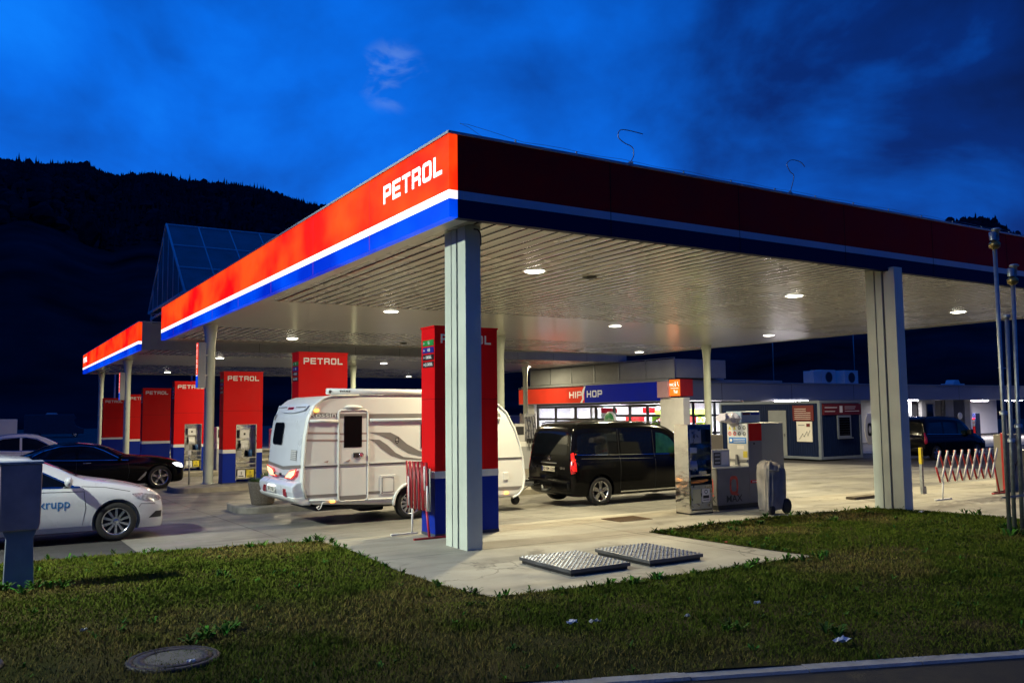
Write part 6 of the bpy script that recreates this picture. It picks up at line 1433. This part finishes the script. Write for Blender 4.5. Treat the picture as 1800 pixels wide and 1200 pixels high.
# people
def person(x, y, z, rz, label, h=1.75, top=(.70, .68, .66), low=(.05, .05, .07), arm=.4):
    k = h/1.75
    J = {'pel': (0, 0, .95, .13, .10), 'wst': (0, 0, 1.10, .125, .095), 'chs': (0, .01, 1.32, .155, .11), 'nk': (0, 0, 1.50, .055, .055), 'hd0': (0, -.01, 1.58, .07, .08), 'hd1': (0, -.015, 1.68, .078, .092), 'hd2': (0, -.01, 1.745, .045, .055)}
    V = []; Ei = []; Rr = []; nm = {}
    def pt(n, p, r, frm=None):
        nm[n] = len(V); V.append((p[0]*k, p[1]*k, p[2]*k)); Rr.append((r[0]*k, r[1]*k))
        if frm: Ei.append((nm[frm], nm[n]))
    pt('pel', J['pel'][:3], J['pel'][3:]); pt('wst', J['wst'][:3], J['wst'][3:], 'pel'); pt('chs', J['chs'][:3], J['chs'][3:], 'wst'); pt('nk', J['nk'][:3], J['nk'][3:], 'chs'); pt('hd0', J['hd0'][:3], J['hd0'][3:], 'nk'); pt('hd1', J['hd1'][:3], J['hd1'][3:], 'hd0'); pt('hd2', J['hd2'][:3], J['hd2'][3:], 'hd1')
    for s in (-1, 1):
        q = 'l' if s < 0 else 'r'
        pt(q+'hip', (s*.10, 0, .86), (.088, .09), 'pel'); pt(q+'kn', (s*.11, -.02, .50), (.058, .06), q+'hip'); pt(q+'an', (s*.115, .02, .09), (.038, .04), q+'kn'); pt(q+'ft', (s*.12, -.12, .035), (.04, .03), q+'an')
        pt(q+'sh', (s*.19, .0, 1.42), (.058, .058), 'chs'); pt(q+'el', (s*.25, .02-arm*.1, 1.14), (.042, .042), q+'sh'); pt(q+'wr', (s*.22, -.12-arm*.25, .95+arm*.15), (.028, .028), q+'el'); pt(q+'pm', (s*.215, -.17-arm*.3, .92+arm*.15), (.032, .018), q+'wr')
        for f in range(4):
            pt(q+'f%da' % f, (s*(.215+(f-1.5)*.018), -.21-arm*.32, .895+arm*.15), (.0095, .0095), q+'pm'); pt(q+'f%db' % f, (s*(.212+(f-1.5)*.018), -.245-arm*.32+.01*abs(f-1.5), .865+arm*.15), (.008, .008), q+'f%da' % f)
        pt(q+'ta', (s*.185, -.18-arm*.3, .905+arm*.15), (.010, .010), q+'pm')
    me = bpy.data.meshes.new('person'); me.from_pydata(V, Ei, []); o = bpy.data.objects.new('person', me); col.objects.link(o)
    sk_ = o.modifiers.new('skin', 'SKIN'); me.skin_vertices  # created with the modifier
    if not me.skin_vertices:
        bpy.context.view_layer.objects.active = o; bpy.ops.mesh.customdata_skin_add()
    for i, r_ in enumerate(Rr): me.skin_vertices[0].data[i].radius = r_
    me.skin_vertices[0].data[0].use_root = True
    su = o.modifiers.new('sub', 'SUBSURF'); su.levels = su.render_levels = 2; finish(o)
    ms = [mat('skin', (.45, .27, .19), .6, var=.05), mat('shirt_%d' % int(top[0]*100), top, .8), mat('trousers', low, .8), mat('shoe', (.03, .03, .03), .6)]
    o.data.materials.clear()
    for m in ms: o.data.materials.append(m)
    for p in o.data.polygons:
        c = p.center/k; a_ = abs(c.x); zz_ = c.z; p.use_smooth = True
        arm_ = a_ > .17 and zz_ < 1.30 and zz_ > .78
        p.material_index = 0 if (zz_ > 1.50 or (arm_ and zz_ < 1.24)) else 1 if zz_ > .98 else 3 if zz_ < .085 else 2
    # face and hair
    t = o; b = MB(); hr = mat('dark_hair', (.03, .02, .015), .7)
    b.lathe([(0, 1.795*k), (.05*k, 1.785*k), (.082*k, 1.745*k), (.09*k, 1.69*k), (.085*k, 1.64*k)], hr, 18, (0, .018*k, 0)); b.build('hair', None, o)
    b = MB()
    for s in (-1, 1): b.lathe([(0, -.101*k), (.011*k, -.100*k)], M_black, 8, (s*.03*k, 0, 1.672*k), 'y')
    b.build('eyes', None, o); b = MB(); b.prism([(-.010*k, 1.635*k), (.010*k, 1.635*k), (0, 1.675*k)], 'y', -.125*k, -.095*k, ms[0]); b.build('nose', None, o); MB().box(-.022*k, .022*k, -.107*k, -.095*k, 1.612*k, 1.618*k, mat('lips', (.3, .1, .08), .5)).build('mouth', None, o)
    o.location = (x, y, z); o.rotation_euler = (0, 0, rz); tag(o, label, 'person')
person(2.25, 26.15, gz(26)+.0, R(70), 'person in a white T-shirt standing behind the pumps, left of the second pylon', 1.78)
person(28.6, 26.1, zg+.03, R(100), 'person in a blue top inside the shop, behind the round column', 1.78, (.10, .16, .25))
person(27.9, 27.2, zg+.03, R(160), 'dark haired person inside the shop near the thick white pillar', 1.72, (.25, .25, .27))

# far vehicles and hedge at the left edge
M_dimw = mat('dim_vehicle_paint', (.07, .085, .11), .6, var=.15, spec=.2)
def motorhome(x, y, z, rz, label, c):
    t = thing('motorhome', label, 'motorhome', (x, y, z), rz)
    MB().prism([(0, .4), (.05, 1.0), (.9, 1.35), (1.2, 2.0), (.9, 2.3), (1.2, 2.85), (6.6, 2.85), (6.7, 2.7), (6.7, .4)], 'y', -1.1, 1.1, c).build('body', None, t, .08, 3)
    MB().box(2.6, 3.8, -1.12, -1.1005, 1.5, 2.1, M_wind).build('side_window', None, t); MB().box(4.6, 5.6, -1.12, -1.1005, 1.5, 2.1, M_wind).build('side_window', None, t); MB().prism([(.95, 1.4), (1.9, 1.4), (1.9, 1.95), (1.22, 1.95)], 'y', -1.12, -1.1005, M_wind).build('cab_window', None, t)
    MB().prism([(3.0, 2.86), (4.4, 2.86), (4.2, 3.05), (3.2, 3.05)], 'y', -.5, .5, M_white).build('roof_box', None, t)
    for wx in (1.0, 5.2):
        for sg in (-1, 1): wheel(t, wx, sg*1.0, sg, .34, 6, 0)
    return t
motorhome(-3.5, 72, -.45, R(184), 'dim motorhome parked far behind at the left edge', M_dimw); motorhome(5.5, 112, -.45, R(176), 'second dim motorhome parked in the dark farther right', M_dimw)
t = thing('truck_trailer', 'red truck trailer standing far behind at the extreme left edge', 'trailer', (-11, 66, -.45)); MB().box(0, 6.4, -1.2, 1.2, 1.0, 2.4, M_red).build('cargo_box', None, t); MB().box(6.41, 7.6, -1.2, 1.2, 1.0, 2.4, M_lw).build('rear_panel', None, t)
for wx in (1.2, 4.6, 6.0): MB().lathe([(0, -.15), (.45, -.15), (.45, .15), (0, .15)], M_rub, 24, (wx, -1.0, .5), 'y').build('wheel', None, t)
def bush(x, y, z, s, label):
    t = thing('shrub', label, 'shrub', (x, y, z)); b = MB(); rr = random.Random(int(x*7+y))
    for k in range(900):
        a = rr.uniform(0, 2*PI); ph_ = math.acos(rr.uniform(-.2, 1)); r_ = s*rr.uniform(.55, 1.05)*(1+.2*math.sin(3*a)); p = Vector((r_*math.sin(ph_)*math.cos(a)*1.2, r_*math.sin(ph_)*math.sin(a), .9*s+r_*math.cos(ph_)))
        q = .09*s; u = Vector((rr.uniform(-1, 1), rr.uniform(-1, 1), rr.uniform(-1, 1))).normalized()*q; w_ = Vector((rr.uniform(-1, 1), rr.uniform(-1, 1), rr.uniform(-1, 1))).normalized()*q*.6
        b.add([tuple(p-u), tuple(p+w_), tuple(p+u), tuple(p-w_)], [(0, 1, 2, 3)], mat('shrub_leaf', (.03, .06, .02), .7, var=.4, vs=2))
    b.build('foliage', None, t); MB().tube([(0, 0, 0), (.05, 0, s)], [.06*s, .03*s], mat('bark', (.06, .045, .03), .9), 8).build('stem', None, t)
bush(26.5, 49, -.4, 1.5, 'dark leafy shrub seen through the gap left of the shop sign'); bush(29.5, 51, -.4, 1.6, 'dark shrub just right of the other shrub, left of the shop sign')
t = thing('blue_fence', 'dim blue-grey wall seen between the canopy columns left of the shop', 'wall', (0, 0, 0)); MB().box(22, 40, 55, 55.2, -.45, 1.7, mat('dim_blue_wall', (.16, .17, .30), .7)).build('panel', None, t); MB().box(21.95, 40, 54.95, 55.25, 1.701, 1.78, M_grey).build('coping', None, t)
for (x, y, lab) in ((3.0, 62, 'dark blue flagpole left of the rear canopy column'), (9.5, 66, 'dark blue flagpole behind the third red pylon')):
    tag(MB().tube([(x, y, -.45), (x, y, 7.6)], [.09, .06], mat('dim_pole', (.2, .22, .4), .5), 8).build('flagpole'), lab, 'flagpole')

# street lamp of the access road, left of the picture: it lights the near column, the cars and the verge
t = thing('street_lamp', 'tall street lamp beside the access road left of the forecourt', 'street lamp', (-14.2, 2.6, -.02))
MB().tube([(0, 0, 0), (0, 0, 4), (0, 0, 8.2), (.25, 0, 8.75), (1.1, 0, 8.95)], [.10, .08, .06, .05, .04], M_galv, 12).build('pole', None, t)
MB().prism([(-.15, -.10), (.55, -.13), (.60, 0), (.5, .12), (-.15, .08)], 'z', 8.92, 9.04, M_galv).build('lamp_head', None, t).location.x = 1.1
MB().box(1.15, 1.6, -.08, .08, 8.905, 8.9195, mat('street_lamp_lens', (.9, .9, .9), .4, emit=(.92, 1, .86), es=10, var=0)).build('lens', None, t)
ld = bpy.data.lights.new('street_light', 'AREA'); ld.shape = 'DISK'; ld.size = .35; ld.spread = R(80); ld.energy = 1000; ld.color = (.93, 1, .84)
lo = bpy.data.objects.new('street_light', ld); col.objects.link(lo); lo.parent = t; lo.location = (1.4, 0, 8.89); lo.rotation_euler = Vector((.80, -.05, -.6)).to_track_quat('-Z', 'Y').to_euler()
